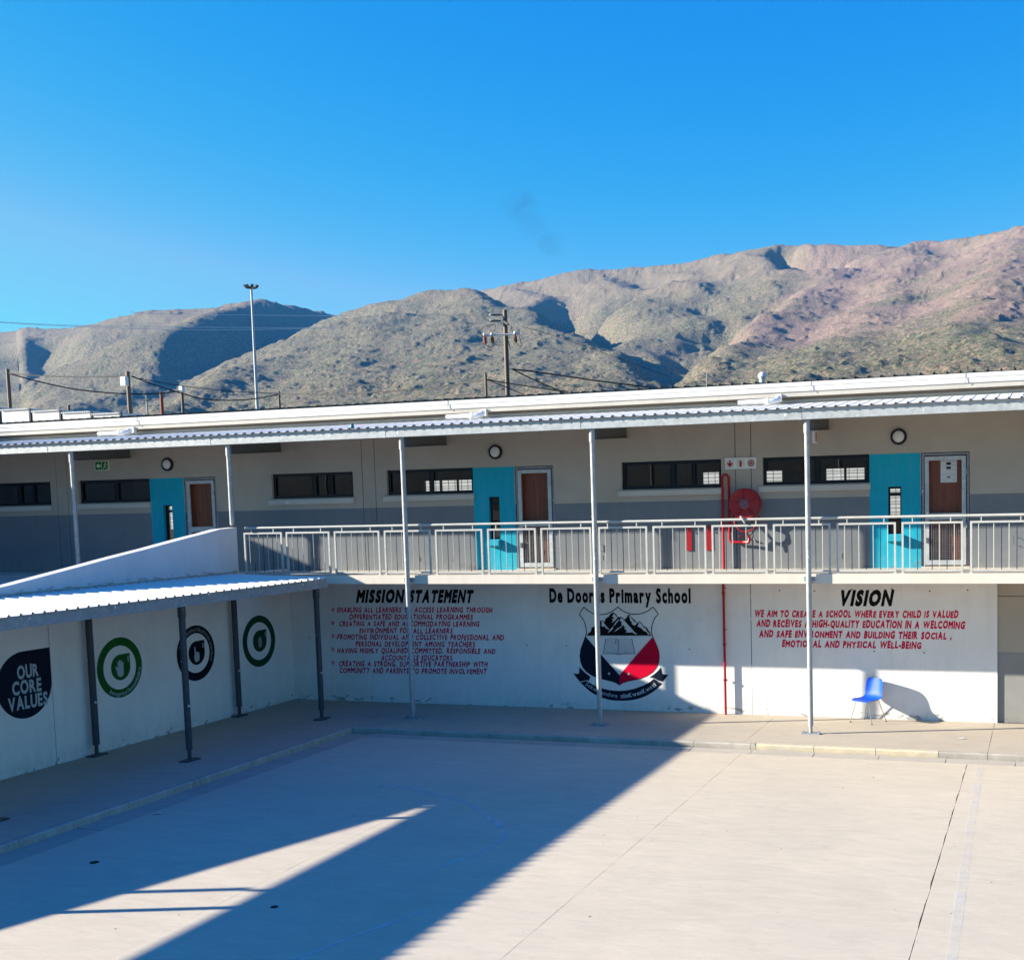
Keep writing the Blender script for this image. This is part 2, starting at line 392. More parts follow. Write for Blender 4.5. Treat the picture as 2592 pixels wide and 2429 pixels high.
kx = [-13.08,-12.1,-11.1,-10.1,-9.1,-8.1,-7.1,-6.05,-5.0,-4.9,-3.87,-2.8,-1.75,-0.95,0.1,1.1,2.1,3.1,4.1,5.1,6.1,7.1,8.1,9.1]
for a, b2 in zip(kx[:-1], kx[1:]):
    yel = -4.95 < a < -1.8
    o = ob('kerb_stone', kerb(a+.004, b2-.004, -2.80, -2.688, None), M['kerbyellow'] if yel else M['kerb'], walk)
    if yel: o['label'] = 'kerb stone with worn yellow paint'
for i in range(26):
    y1 = -2.80-i*1.0
    ob('kerb_stone', kerb(-13.20, -13.08, y1-1.0+.004, y1-.004, None), M['kerb'], walk)
ob('kerb_stone', MB().box(-13.20,-13.08,-2.80,-2.688,CZ-0.1,0.002), M['kerb'], walk)
def line_strip(pts, wd, z, name, mat='linepaint'):
    mb = MB(); n = len(pts); vs = []
    for i, p in enumerate(pts):
        a = Vector(pts[max(i-1,0)]); b_ = Vector(pts[min(i+1,n-1)]); d = (b_-a).normalized(); q = Vector((-d.y, d.x))*wd/2
        vs += [(p[0]-q.x,p[1]-q.y,z),(p[0]+q.x,p[1]+q.y,z)]
    mb.add(vs, [(2*i,2*i+2,2*i+3,2*i+1) for i in range(n-1)])
    return struct(name, mb, M[mat])
# hairline cracks and grit
def crack(p, q, seed, wd=.006):
    pts = []; n = 40; rd = random.Random(seed); d = Vector((q[0]-p[0],q[1]-p[1])); nrm = Vector((-d.y,d.x)).normalized()
    for i in range(n+1):
        t_ = i/n; o_ = .16*mnoise.noise(Vector((t_*5,seed,0)))+.05*mnoise.noise(Vector((t_*23,seed,4)))
        pts.append((p[0]+d.x*t_+nrm.x*o_, p[1]+d.y*t_+nrm.y*o_))
    mb = MB(); vs = []
    for i,(x,y) in enumerate(pts): w_ = wd*(.3+.7*abs(mnoise.noise(Vector((i*.4,seed,9)))))*(1-abs(2*i/n-1)**4); vs += [(x-nrm.x*w_,y-nrm.y*w_,CZ+.0025),(x+nrm.x*w_,y+nrm.y*w_,CZ+.0025)]
    mb.add(vs,[(2*i,2*i+2,2*i+3,2*i+1) for i in range(n)]); return struct('crack', mb, M['joint'])
crack((-8.8,-8.2),(-6.4,-6.5),5,.003); crack((-3.2,-12.9),(-1.3,-12.1),8,.0035)
mb = MB(); rd = random.Random(4)
for i in range(130):
    x = rd.uniform(-12.6,1.5); y = -3.2-10.8*rd.random()**1.3
    if i%3 == 0: y = -3.0-abs(rd.gauss(0,.25))
    r_ = rd.uniform(.004,.011)*(1.4 if rd.random() > .93 else 1); a_ = rd.uniform(0,6.28)
    vs = [(x+r_*rd.uniform(.6,1.3)*math.cos(a_+k*1.2566),y+r_*rd.uniform(.6,1.3)*math.sin(a_+k*1.2566),CZ+.001) for k in range(5)]+[(x,y,CZ+r_*.7)]
    mb.add(vs,[(k,(k+1)%5,5) for k in range(5)])
struct('grit', mb, plain('grit_stone', (.16,.13,.10), .9), 'stuff')
line_strip([(-1.04,-3.3),(-1.0,-5.64),(-0.94,-8.55),(-0.87,-11.45),(-0.82,-15)], 0.11, CZ+.004, 'painted_line')
def smooth_path(p, n=6):
    out = []
    for i in range(len(p)-1):
        a = p[max(i-1,0)]; b_ = p[i]; c_ = p[i+1]; d = p[min(i+2,len(p)-1)]
        for k in range(n):
            t_ = k/n
            out.append(tuple(0.5*((2*b_[j])+(-a[j]+c_[j])*t_+(2*a[j]-5*b_[j]+4*c_[j]-d[j])*t_*t_+(-a[j]+3*b_[j]-3*c_[j]+d[j])*t_**3) for j in range(len(b_))))
    return out+[p[-1]]
line_strip(smooth_path([(-10.09,-6.72),(-9.87,-6.62),(-9.49,-6.71),(-9.13,-6.86),(-8.37,-7.25),(-7.87,-7.66),(-7.45,-8.10),(-7.15,-8.42),(-6.96,-8.72),(-6.86,-9.1),(-6.9,-9.6),(-7.1,-10.2)]), 0.07, CZ+.004, 'painted_line', 'linepaint2')
line_strip(smooth_path([(-7.3,-14.2),(-7.05,-13.3),(-6.90,-12.79),(-6.79,-12.46),(-6.67,-12.17),(-6.5,-11.7)]), 0.07, CZ+.004, 'painted_line', 'linepaint2')
for (x, y, r_, lab) in ((-11.54,-11.11,0.062,'small round drain cover in the shaded concrete nearest the walkway'),(-8.21,-11.99,0.045,'small round drain cover in the band of shade below the thin post shadows')):
    tag(ob('drain_cover', MB().lathe([(0.0,CZ+.008),(r_*.6,CZ+.010),(r_*.9,CZ+.007),(r_,CZ-.01)], (x,y,0), 'z', 16), M['rubber']), lab, 'drain cover')
mb = MB(); mb.poly([(-12.50,-8.95,CZ+.012),(-12.42,-8.98,CZ+.02),(-12.36,-8.94,CZ+.012),(-12.40,-8.89,CZ+.022),(-12.47,-8.88,CZ+.012)])
tag(ob('paper_scrap', mb, M['paper']), 'white scrap of litter on the shaded concrete beside the left kerb', 'litter')
mb = MB(); mb.poly([(-1.52,-1.62,.006),(-1.44,-1.66,.012),(-1.36,-1.62,.006),(-1.40,-1.57,.014),(-1.48,-1.56,.006)])
tag(ob('paper_scrap', mb, M['paper']), 'white scrap of litter on the sunlit walkway right of the chair', 'litter')

# ------------------------------------------------------------------ school building
B = thing('school_building', 'long two storey school block with painted mural wall and shaded upper gallery', 'school building', (-8, 0, 0))
BX0, BX1 = -27.0, 6.0
F1 = 2.93
def bays(): return (-1, 0, 1, 2)
openings = []      # x0,x1,z0,z1,kind
for k in bays():
    s = 8.4*k
    openings += [(-16.70+s,-14.59+s,4.555,5.112,'winA'), (-13.75+s,-11.66+s,4.57,5.112,'winB'),
                 (-11.31+s,-11.06+s,3.58,4.48,'slot'), (-10.69+s,-9.80+s,F1,5.10,'door')]
openings = [o for o in openings if o[0] > BX0+0.3 and o[1] < BX1-0.3]
grooves = []
for k in (-1,0,1,2): grooves += [-14.35+8.45*k, -14.03+8.45*k]
def wallgrid(xs, zs, cell, y0, mbs):
    """front sheet of a wall with recessed joints and openings; cell(x,z) -> (depth, key) or None"""
    xs = sorted(set(round(x,4) for x in xs)); zs = sorted(set(round(z,4) for z in zs)); T = 0.20
    C = [[cell((a+b_)/2,(c_+d)/2) for c_,d in zip(zs[:-1],zs[1:])] for a,b_ in zip(xs[:-1],xs[1:])]
    dep = lambda c_: T if c_ is None else c_[0]
    for i in range(len(xs)-1):
        for j in range(len(zs)-1):
            c_ = C[i][j]; x0,x1,z0,z1 = xs[i],xs[i+1],zs[j],zs[j+1]
            if c_: y=y0+c_[0]; mbs[c_[1]].quad((x0,y,z0),(x1,y,z0),(x1,y,z1),(x0,y,z1))
            if i+1 < len(xs)-1:
                d_ = C[i+1][j]; a,b_ = dep(c_),dep(d_)
                if abs(a-b_) > 1e-6:
                    key = (c_ if a < b_ else d_)[1]
                    mbs[key].quad((x1,y0+a,z0),(x1,y0+b_,z0),(x1,y0+b_,z1),(x1,y0+a,z1))
            if j+1 < len(zs)-1:
                d_ = C[i][j+1]; a,b_ = dep(c_),dep(d_)
                if abs(a-b_) > 1e-6:
                    key = (c_ if a < b_ else d_)[1]
                    mbs[key].quad((x0,y0+a,z1),(x1,y0+a,z1),(x1,y0+b_,z1),(x0,y0+b_,z1))
xs = [BX0,BX1]; zs = [F1, 4.305, 5.105, 6.30]
for a,b_,c_,d,k in openings: xs += [a,b_]; zs += [c_,d]
for g in grooves:
    if BX0 < g < BX1: xs += [g-.007,g+.007]
teals = [(-11.66+8.4*k,-10.70+8.4*k) for k in (-1,0,1)]
for a,b_ in teals: xs += [a,b_]
from collections import defaultdict
mbs = defaultdict(MB)
cuts = sorted([a for a,_ in teals]+[o[1] for o in openings if o[4] == 'door']+grooves)
def cell(x,z):
    for a,b_,c_,d,k in openings:
        if a < x < b_ and c_ < z < d: return None
    for g in grooves:
        if abs(x-g) < .0071: return (0.018,'joint%d' % round(g*10))
    for a,b_ in teals:
        if a < x < b_ and z < 5.105: return (0.0,'panel%d' % round(a))
    return (0.0,'dado%d' % sum(x > q for q in cuts)) if z < 4.305 else (0.0,'wall')
wallgrid(xs, zs, cell, 0.0, mbs)
ob('wall', mbs['wall'], M['beige'], B, label='beige upper wall of the gallery')
for k_ in sorted(mbs):
    if k_.startswith('dado'): ob('wall_dado', mbs[k_], M['dado'], B, label='slate grey painted lower band of the gallery wall')
    if k_.startswith('panel'): ob('wall_panel', mbs[k_], M['teal'], B, label='turquoise painted wall section beside a door')
    if k_.startswith('joint'): ob('wall_joint', mbs[k_], M['dark'], B)
# rear wall, ceiling, end walls, room floor
rear = [(-28.9,-28.6),(-25.95,-25.3),(-16.80,-15.2),(-8.62,-8.08),(-6.96,-6.46),(-5.38,-4.36),(-3.82,-3.40)]
rear = [r_ for r_ in rear if r_[0] > BX0+.2]
mbs = {'wall': MB()}
xs = [BX0,BX1]+[q for r_ in rear for q in r_]
wallgrid(xs, [F1,3.75,5.06,6.3], lambda x,z: None if (3.75<z<5.06 and any(a<x<b_ for a,b_ in rear)) else (0.0,'wall'), 7.0, mbs)
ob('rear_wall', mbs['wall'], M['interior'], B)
for a,b_ in rear:
    mb = MB(); y = 7.06; wd = 0.03
    mb.box(a,b_,y,y+.04,3.75,3.79); mb.box(a,b_,y,y+.04,5.02,5.06); mb.box(a,a+wd,y,y+.04,3.79,5.02); mb.box(b_-wd,b_,y,y+.04,3.79,5.02)
    n = max(1, round((b_-a)/0.55))
    for i in range(1, n): xx = a+(b_-a)*i/n; mb.box(xx-.03,xx+.03,y,y+.04,3.79,5.02)
    mb.box(a+wd,b_-wd,y+.001,y+.039,4.30,4.38)
    nv = max(1, round((b_-a)/0.2))
    wf = ob('rear_window', mb, M['frame'], B)
    bars = MB()
    for i in range(1, nv): xx = a+(b_-a)*i/nv; bars.box(xx-.006,xx+.006,y-.03,y-.018,3.75,5.06)
    z_ = 3.84
    while z_ < 5.02: bars.box(a,b_,y-.031,y-.019,z_-.007,z_+.007); z_ += random.choice((0.075,0.10,0.06))
    ob('burglar_bars', bars, M['frame'], wf)
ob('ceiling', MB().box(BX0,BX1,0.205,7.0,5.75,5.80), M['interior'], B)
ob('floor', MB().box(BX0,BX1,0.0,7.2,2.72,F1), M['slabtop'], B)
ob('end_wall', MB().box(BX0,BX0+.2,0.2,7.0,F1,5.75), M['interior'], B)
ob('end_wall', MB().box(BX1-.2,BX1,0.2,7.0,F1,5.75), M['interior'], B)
# ground storey walls
ob('wall', MB().box(-16.35,-5.64,0,0.25,0,2.75), M['white'], B, label='white painted mural wall below the gallery')
ob('wall', MB().box(-5.632,-0.90,0,0.25,0,2.75), M['white'], B, label='white painted mural wall right of the red pipe')
ob('wall', MB().box(-0.895,BX1,0.045,0.25,1.335,2.75), M['beige'], B, label='beige wall section at the right end')
ob('wall_dado', MB().box(-0.895,BX1,0.043,0.25,0,1.332), M['dado_low'], B, label='slate grey band at the right end of the ground floor')
ob('wall_joint', MB().box(-0.895,BX1,0.040,0.044,2.385,2.395), M['joint'], B)
for zz in ((2.62,2.40,0.010),(2.36,1.95,0.005),(1.9,1.01,0.006)):
    ob('wall_crack', MB().box(-5.642,-5.630,-0.0015,0.001,zz[1],zz[0]), M['dark'], B)
# bolt holes left in the mural wall
for (x,z) in [(-5.05,2.50),(-4.35,2.49),(-3.62,2.52),(-2.85,2.53),(-2.14,2.49),(-1.44,2.51),(-3.2,1.32),(-2.25,1.31),(-6.93,1.30),(-9.63,1.33),(-10.53,1.33),(-15.2,1.42),(-15.9,1.42)]:
    ob('bolt_hole', MB().lathe([(0.0,-.002),(.013,-.0022),(.016,0.001)], (x,0,z), 'y', 8), M['dark'], B)
# first floor slab with cream edge
ob('gallery_slab', MB().box(-16.35,BX1,-1.60,0,2.75,F1-.004), M['slab'], B)
ob('gallery_floor', MB().box(-16.35,BX1,-1.58,0,F1-.004,F1), M['slabtop'], B)
ob('gallery_slab', MB().box(BX0,-16.352,-1.60,0,2.70,F1), M['slabtop'], B)
# windows
def window(a, b_, z0, z1, kind):
    y0, y1 = 0.075, 0.125; fw = 0.045
    mb = MB()
    mb.box(a,b_,y0,y1,z0,z0+fw); mb.box(a,b_,y0,y1,z1-fw,z1); mb.box(a,a+fw,y0,y1,z0+fw,z1-fw); mb.box(b_-fw,b_,y0,y1,z0+fw,z1-fw)
    xm = (a+b_)/2+0.02; mb.box(xm-.035,xm+.035,y0,y1,z0+fw,z1-fw)
    sash = [(a+fw,xm-.035)]
    xq = xm+.035+(b_-fw-xm-.035)*0.42 if kind == 'winA' else None
    if xq: mb.box(xq-.02,xq+.02,y0+.005,y1-.005,z0+fw,z1-fw); sash += [(xm+.035,xq-.02),(xq+.02,b_-fw)]
    else: sash += [(xm+.035,b_-fw)]
    wn = ob('window', mb, M['frame'], B)
    for p,q in sash:
        inner = MB(); f2 = .022
        inner.box(p,q,y0-.012,y0-.001,z0+fw,z0+fw+f2); inner.box(p,q,y0-.012,y0-.001,z1-fw-f2,z1-fw)
        inner.box(p,p+f2,y0-.012,y0-.001,z0+fw+f2,z1-fw-f2); inner.box(q-f2,q,y0-.012,y0-.001,z0+fw+f2,z1-fw-f2)
        ob('sash', inner, M['frame'], wn)
        ob('pane', MB().quad((p,y0+.03,z0+fw),(q,y0+.03,z0+fw),(q,y0+.03,z1-fw),(p,y0+.03,z1-fw)), M['glass'], wn)
    if kind != 'slot':
        ob('window_sill', MB().add([(a-.07,-.06,z0-.135),(b_+.02,-.06,z0-.135),(b_+.02,-.06,z0-.03),(a-.07,-.06,z0-.03),
            (a-.07,0.0,z0-.135),(b_+.02,0.0,z0-.135),(b_+.02,0.0,z0-.002),(a-.07,0.0,z0-.002)],
            [(0,1,2,3),(3,2,6,7),(0,4,5,1),(0,3,7,4),(1,5,6,2)]), M['sill'], wn)
for a,b_,c_,d,k in openings:
    if k in ('winA','winB'): window(a,b_,c_,d,k)
    elif k == 'slot':
        fw = .03; mb = MB()
        mb.box(a,b_,.07,.11,c_,c_+fw).box(a,b_,.07,.11,d-fw,d).box(a,a+fw,.07,.11,c_+fw,d-fw).box(b_-fw,b_,.07,.11,c_+fw,d-fw)
        mb.box(a+fw,b_-fw,.071,.109,4.31,4.37)
        wn = ob('window', mb, M['frame'], B, label='narrow upright window in the turquoise panel')
        ob('pane', MB().quad((a+fw,.09,c_+fw),(b_-fw,.09,c_+fw),(b_-fw,.09,d-fw),(a+fw,.09,d-fw)), M['glass'], wn)
        ob('window_sill', MB().add([(a-.01,-.14,c_-.13),(b_+.01,-.14,c_-.13),(b_+.01,-.14,c_-.02),(a-.01,-.14,c_-.02),
            (a-.01,0,c_-.16),(b_+.01,0,c_-.16),(b_+.01,0,c_-.002),(a-.01,0,c_-.002)],
            [(0,1,2,3),(3,2,6,7),(0,4,5,1),(0,3,7,4),(1,5,6,2)]), M['teal'], wn)
# doors: timber leaf behind a galvanised security gate
for n_, (a,b_,c_,d,k) in enumerate([o for o in openings if o[4] == 'door']):
    mb = MB(); nb = 7; wl = (b_-a-.10)/nb
    door = ob('door', MB().box(a+.05,b_-.05,.150,.165,c_+.02,d-.05), M['timber'], B)
    for i in range(nb):
        ob('plank', MB().box(a+.05+i*wl+.002,a+.05+(i+1)*wl-.002,.137,.1495,c_+.03,d-.055), M['timber'], door)
    fr = MB(); fr.box(a+.012,a+.05,.03,.12,c_,d-.05).box(b_-.05,b_-.012,.03,.12,c_,d-.05).box(a+.012,b_-.012,.03,.12,d-.05,d-.014)
    ob('door_frame', fr, M['galvd'], door)
    g = MB(); p,q = a+.068,b_-.068; y0,y1 = .0,.035; top = d-.075; bot = c_+.055
    for (x0,x1,z0,z1) in ((p,p+.075,bot,top),(q-.075,q,bot,top),(p+.075,q-.075,top-.075,top),(p+.075,q-.075,bot,bot+.09),(p+.075,q-.075,3.84,3.96)):
        g.box(x0,x1,y0,y1,z0,z1)
    gate = ob('security_gate', g, M['galv'], door)
    me_ = MB(); xx = p+.075
    while xx < q-.075: me_.box(xx,xx+.004,y0+.012,y0+.016,bot+.09,3.84); xx += .042
    zz = bot+.09
    while zz < 3.84: me_.box(p+.075,q-.075,y0+.0165,y0+.0195,zz,zz+.004); zz += .042
    ob('gate_mesh', me_, M['galvd'], door)
    for zz in (c_+.75,c_+1.75): ob('hinge', MB().box(q-.004,q+.02,-.03,-.002,zz,zz+.09), M['galvd'], door)
    ob('latch', MB().box(p+.02,p+.06,-.02,-.001,3.40,3.50), M['darkbeam'], door)
    ob('door_handle', MB().tube([(p+.1,.135,c_+1.02),(p+.1,.10,c_+1.02),(p+.2,.10,c_+1.02)], .009, 6), M['chrome'], door)
    ob('threshold', MB().box(a+.0,b_,-.05,.13,c_,c_+.03), M['slabtop'], door)
# columns, brackets and raking beams
CX = [-20.65,-16.50,-12.35,-8.26,-4.13,0.0,4.13]
CY = -1.69
for cx in CX:
    base = 0.0 if cx > -16 else (F1 if cx < -17 else 4.0)
    c_ = ob('column', MB().tube([(0,0,base+.15 if base != 4.0 else 4.02),(0,0,5.46)], .048, 16), M['post'], B, (cx,CY,0))
    ob('column_sleeve', MB().tube([(0,0,5.46),(0,0,5.70)], .060, 16), M['post'], c_, (cx,CY,0))
    ob('column_foot', MB().tube([(0,0,base),(0,0,base+.16)], .032, 10), M['post'], c_, (cx,CY,0))
    if base == 0:
        ob('base_plate', MB().box(-.17,.17,-.07,.07,0.001,.022).box(-.15,-.12,-.015,.015,.022,.05).box(.12,.15,-.015,.015,.022,.05), M['galvd'], c_, (cx,CY,0))
        ob('bracket', MB().box(-.10,.10,.035,.088,2.80,2.88), M['galvd'], c_, (cx,CY,0))
    rb = MB(); x0 = cx+.05
    rb.prism([(x0,-1.70,5.50),(x0,-0.02,5.60),(x0,-0.02,5.80),(x0,-1.70,5.70)], (.05,0,0))
    rb.prism([(x0+.0501,-1.70,5.50),(x0+.0501,-0.02,5.60),(x0+.0501,-0.02,5.612),(x0+.0501,-1.70,5.512)], (.03,0,0))
    ob('roof_beam', rb, M['darkbeam'], B)
# galvanised edge beam in lengths
ex = [BX0,-21.2,-16.85,-12.65,-8.45,-4.2,0.1,4.2,BX1]
for a,b_ in zip(ex[:-1],ex[1:]):
    ob('edge_beam', MB().box(a+.002,b_-.002,-1.80,-1.745,5.705,5.895).box(a+.002,b_-.002,-1.745,-1.68,5.705,5.712), M['galv'], B)
    ob('beam_joint', MB().box(b_-.06,b_+.0,-1.804,-1.8005,5.70,5.90), M['galv'], B)
def ribsheet(x0, x1, ya, za, yb, zb, pitch, h, wd=0.017, th=0.004, phase=0.0):
    """trapezoid-ribbed roof sheet, ribs run in y"""
    prof = []; x = x0
    while x < x1-1e-6:
        c_ = x+pitch/2
        prof += [(x,0),(c_-wd,0),(c_-wd*.55,h),(c_+wd*.55,h),(c_+wd,0)]; x += pitch
    prof.append((x,0))
    vs = []; n = len(prof)
    for (y,z) in ((ya,za),(yb,zb)):
        for (px_,pz) in prof: vs.append((px_,y,z+pz))
    for (y,z) in ((ya,za),(yb,zb)):
        for (px_,pz) in prof: vs.append((px_,y,z+pz-th))
    fs = [(i,i+1,n+i+1,n+i) for i in range(n-1)] + [(2*n+i+1,2*n+i,3*n+i,3*n+i+1) for i in range(n-1)] + [(i,2*n+i,2*n+i+1,i+1) for i in range(n-1)]
    return MB().add(vs, fs)
x = BX0
while x < BX1-.1:
    x1 = min(x+4.2, BX1); ob('roof_sheet', ribsheet(x+.001,x1-.001,-1.86,5.902,-0.001,6.145,.21,.008,.011), M['sheet'], B); x = x1
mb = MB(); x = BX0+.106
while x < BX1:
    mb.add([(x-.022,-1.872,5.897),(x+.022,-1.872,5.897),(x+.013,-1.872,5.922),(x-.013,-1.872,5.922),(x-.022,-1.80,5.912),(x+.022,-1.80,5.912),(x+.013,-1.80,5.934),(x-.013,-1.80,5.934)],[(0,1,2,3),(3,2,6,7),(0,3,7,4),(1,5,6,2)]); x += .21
fl = ob('rib_end_shade', mb, M['sheetdark'], B); fl['kind'] = 'stuff'  # dark teeth standing in for the shade inside the open rib ends
ob('flashing_or_light_stop', MB().box(BX0,BX1,-0.04,-0.002,6.12,6.20), M['sheet'], B)
# head wall, fascia, gutter, main roof
ob('head_wall', MB().box(BX0,BX1,0.0,0.2,6.302,6.50), M['fascia'], B)
ob('fascia_board', MB().box(BX0,BX1,-0.325,-0.295,6.240,6.330), M['fascia'], B)
ob('soffit', MB().box(BX0,BX1,-0.294,-0.002,6.25,6.262), M['fascia'], B)
gx = [BX0,-20,-12,-4.3,-1.45,BX1]
for a,b_ in zip(gx[:-1],gx[1:]):
    mb = MB(); prof = [(-0.222,6.332),(-0.345,6.332),(-0.350,6.42),(-0.362,6.43),(-0.362,6.505),(-0.345,6.505),(-0.335,6.44),(-0.33,6.344),(-0.23,6.344),(-0.222,6.50)]
    mb.prism([(a+.002,y,z) for y,z in prof], (b_-a-.004,0,0)); ob('gutter', mb, M['gutter'], B)
    ob('gutter_joint', MB().box(b_-.012,b_+.012,-0.368,-0.3635,6.330,6.508), M['fascia'], B)
ob('roof_sheet', ribsheet(BX0-.1,BX1+.1,-0.33,6.522,8.2,6.93,.24,.038), M['sheetdark'], B, label='charcoal ribbed main roof sheet')
ob('roof_gable', MB().prism([(BX0+.02,0.2,5.8),(BX0+.02,7.2,5.8),(BX0+.02,7.2,6.87),(BX0+.02,0.2,6.50)],(.1,0,0)), M['fascia'], B)
ob('rear_head_wall', MB().box(BX0,BX1,7.0,7.2,6.301,6.86), M['fascia'], B)
for x in (-20.15,-11.17,-4.92,3.3):
    mb = MB(); mb.box(x-.045,x+.045,-.36,-.27,6.16,6.299)
    dp = ob('downpipe', mb, M['pvc'], B)
    ob('pipe_elbow', MB().tube([(x,-.42,6.22),(x,-.5,6.165),(x-.10,-.55,6.15),(x-.30,-.56,6.155),(x-.75,-.60,6.15)], [.055,.062,.062,.05,.045], 12), M['pvc'], dp)
    ob('pipe_collar', MB().tube([(x-.16,-.553,6.15),(x-.22,-.556,6.153)], .066, 12), M['pvc'], dp)
tag(ob('roof_vent', MB().lathe([(.0,.14),(.05,.13),(.085,.09),(.09,.04),(.06,0),(.05,-.12),(.05,-.2)], (-5.56,1.0,6.74), 'z', 14), M['pvc']), 'small white domed roof vent standing above the long white gutter', 'roof vent')
tag(ob('plastic_cap', MB().lathe([(.0,.085),(.022,.078),(.036,.05),(.044,.0)], (-13.41,-1.80,5.935), 'z', 14).lathe([(.046,0),(.046,-.028),(.0,-.03)], (-13.41,-1.80,5.935), 'z', 14), plain('teal_plastic', (.05,.16,.22), .3)), 'small blue dome shaped plastic cap lying on the gallery roof edge', 'plastic cap')  # unidentified small blue thing, shaped as a plastic cap

# ------------------------------------------------------------------ balcony railing
RL = thing('balcony_railing', 'light grey steel railing along the upper gallery with upright bars', 'railing', (-8,-1.55,F1))
RY = -1.545
edges = [(-16.33,-15.38),(-15.28,-14.22),(-14.11,-13.04),(-12.93,-11.87),(-11.76,-10.71),(-10.60,-9.55),(-9.45,-8.39),(-8.24,-7.25),(-7.14,-6.09),(-5.98,-4.92),(-4.81,-3.75),(-3.64,-2.58),(-2.48,-1.42),(-1.30,-0.24),(-0.13,0.93),(1.05,2.1),(2.2,3.26),(3.37,4.43),(4.55,5.6)]
bl = MB().tube([(0,0,2.995),(0,0,3.805)],.0070,6).mesh('baluster',[M['railpaint']])
bd = MB().tube([(0,0,2.995),(0,0,3.805)],.0075,6).mesh('baluster',[M['raildark']])
for a,b_ in edges:
    fr = MB(); fr.box(a,a+.035,RY-.018,RY+.018,F1+.001,3.84).box(b_-.035,b_,RY-.018,RY+.018,F1+.001,3.84)
    fr.box(a+.035,b_-.035,RY-.018,RY+.018,3.805,3.84).box(a+.035,b_-.035,RY-.015,RY+.015,2.965,2.995)
    for q in (a+.18,b_-.22): fr.box(q,q+.018,RY-.009,RY+.009,3.84,3.915)
    fr.box(a-.02,a+.055,RY-.03,RY+.03,F1,F1+.010).box(b_-.055,b_+.02,RY-.03,RY+.03,F1,F1+.010)
    pn = ob('railing_panel', fr, M['railpaint'], RL)
    n = 7
    for i in range(1,n+1):
        x = a+.0175+(b_-a-.035)*i/(n+1)
        o = ob('baluster', bl if i%2 else bd, [], pn, (x,RY,0))
hx = [-16.3,-12.3,-8.2,-4.1,0.05,5.6]
for a,b_ in zip(hx[:-1],hx[1:]):
    ob('handrail', MB().tube([(a+.002,RY,3.935),(b_-.002,RY,3.935)], .024, 12), M['railpaint'], RL)

# ------------------------------------------------------------------ ramp wall (left) with parapet, and canopy over the side walkway
RW = thing('ramp_wall', 'white side wall with sloping parapet above and painted value roundels below', 'wall', (-16.45,-8,0))
XW = -16.35
def ptop(y): return 4.01 + 0.1435*(y+1.75)
ob('wall_panel', MB().box(XW-.25,XW,-6.864,-0.003,0,2.97), M['white'], RW)
ob('wall_panel', MB().prism([(XW-.25,-9.0,0),(XW-.25,-6.878,0),(XW-.25,-6.878,2.97),(XW-.25,-9.0,2.97)],(.25,0,0)), M['white'], RW)
ob('wall_panel', MB().prism([(XW-.25,-24,0),(XW-.25,-9.003,0),(XW-.25,-9.003,ptop(-9.003)),(XW-.25,-24,ptop(-24))],(.25,0,0)), M['white'], RW)
ob('wall_panel', MB().box(XW-.25,XW,-45,-24.003,0,.8), M['white'], RW)
ob('wall_joint', MB().box(XW-.10,XW-.03,-6.878,-6.864,0,2.97), M['dark'], RW)
def par(y0,y1):
    mb = MB(); n = max(2,int((y1-y0)/.5)); pts = [(y0,2.972 if y0>-15 else 1.2),(y1,2.972)]
    top = [(y1-(y1-y0)*i/n) for i in range(n+1)]
    pts += [(y, ptop(y)+(.008*mnoise.noise(Vector((y*1.7,3,0))))-(.05 if y > -1.77 else 0)) for y in top]
    mb.prism([(XW-.25+.012,y,z) for y,z in pts], (.232,0,0)); return mb
ob('parapet', par(-7.55,-1.745), M['parapet'], RW)
mb = MB(); ys = [-7.556-i*.5 for i in range(16)]
ob('parapet', MB().prism([(XW-.238,-9.2,2.972),(XW-.238,-7.558,2.972),(XW-.238,-7.558,ptop(-7.558)),(XW-.238,-9.2,2.972)][:3]+[(XW-.238,-9.0,ptop(-9.0))], (.232,0,0)), M['parapet'], RW)
# torn mortar bead along the foot of the parapet
mb = MB(); y = -1.80; vs = []; k = 0
while y > -9.0:
    h = .03+.05*max(0,mnoise.noise(Vector((y*4,0,5))))+.02*mnoise.noise(Vector((y*17,0,5)))
    vs += [(XW+.004,y,2.985),(XW+.0005,y,3.0+h)]; k += 1; y -= .07
mb.add(vs, [(2*i,2*i+2,2*i+3,2*i+1) for i in range(k-1)])
ob('mortar_bead', mb, M['kerb'], RW)
# ground behind the ramp wall: ramp falling towards the viewer, upper terrace
mb = MB()
mb.box(-18.8,XW-.252,-1.62,9,-0.5,2.70)
vs = [(-18.8,-1.62,F1-.01),(XW-.252,-1.62,F1-.01),(XW-.252,-22,0.05),(-18.8,-22,0.05)]
mb.prism(vs, (0,0,-3.0))
struct('ramp', mb, M['walk'])
struct('upper_terrace', MB().box(-240,-18.802,-60,9.5,-0.55,F1-.012), M['walk'])

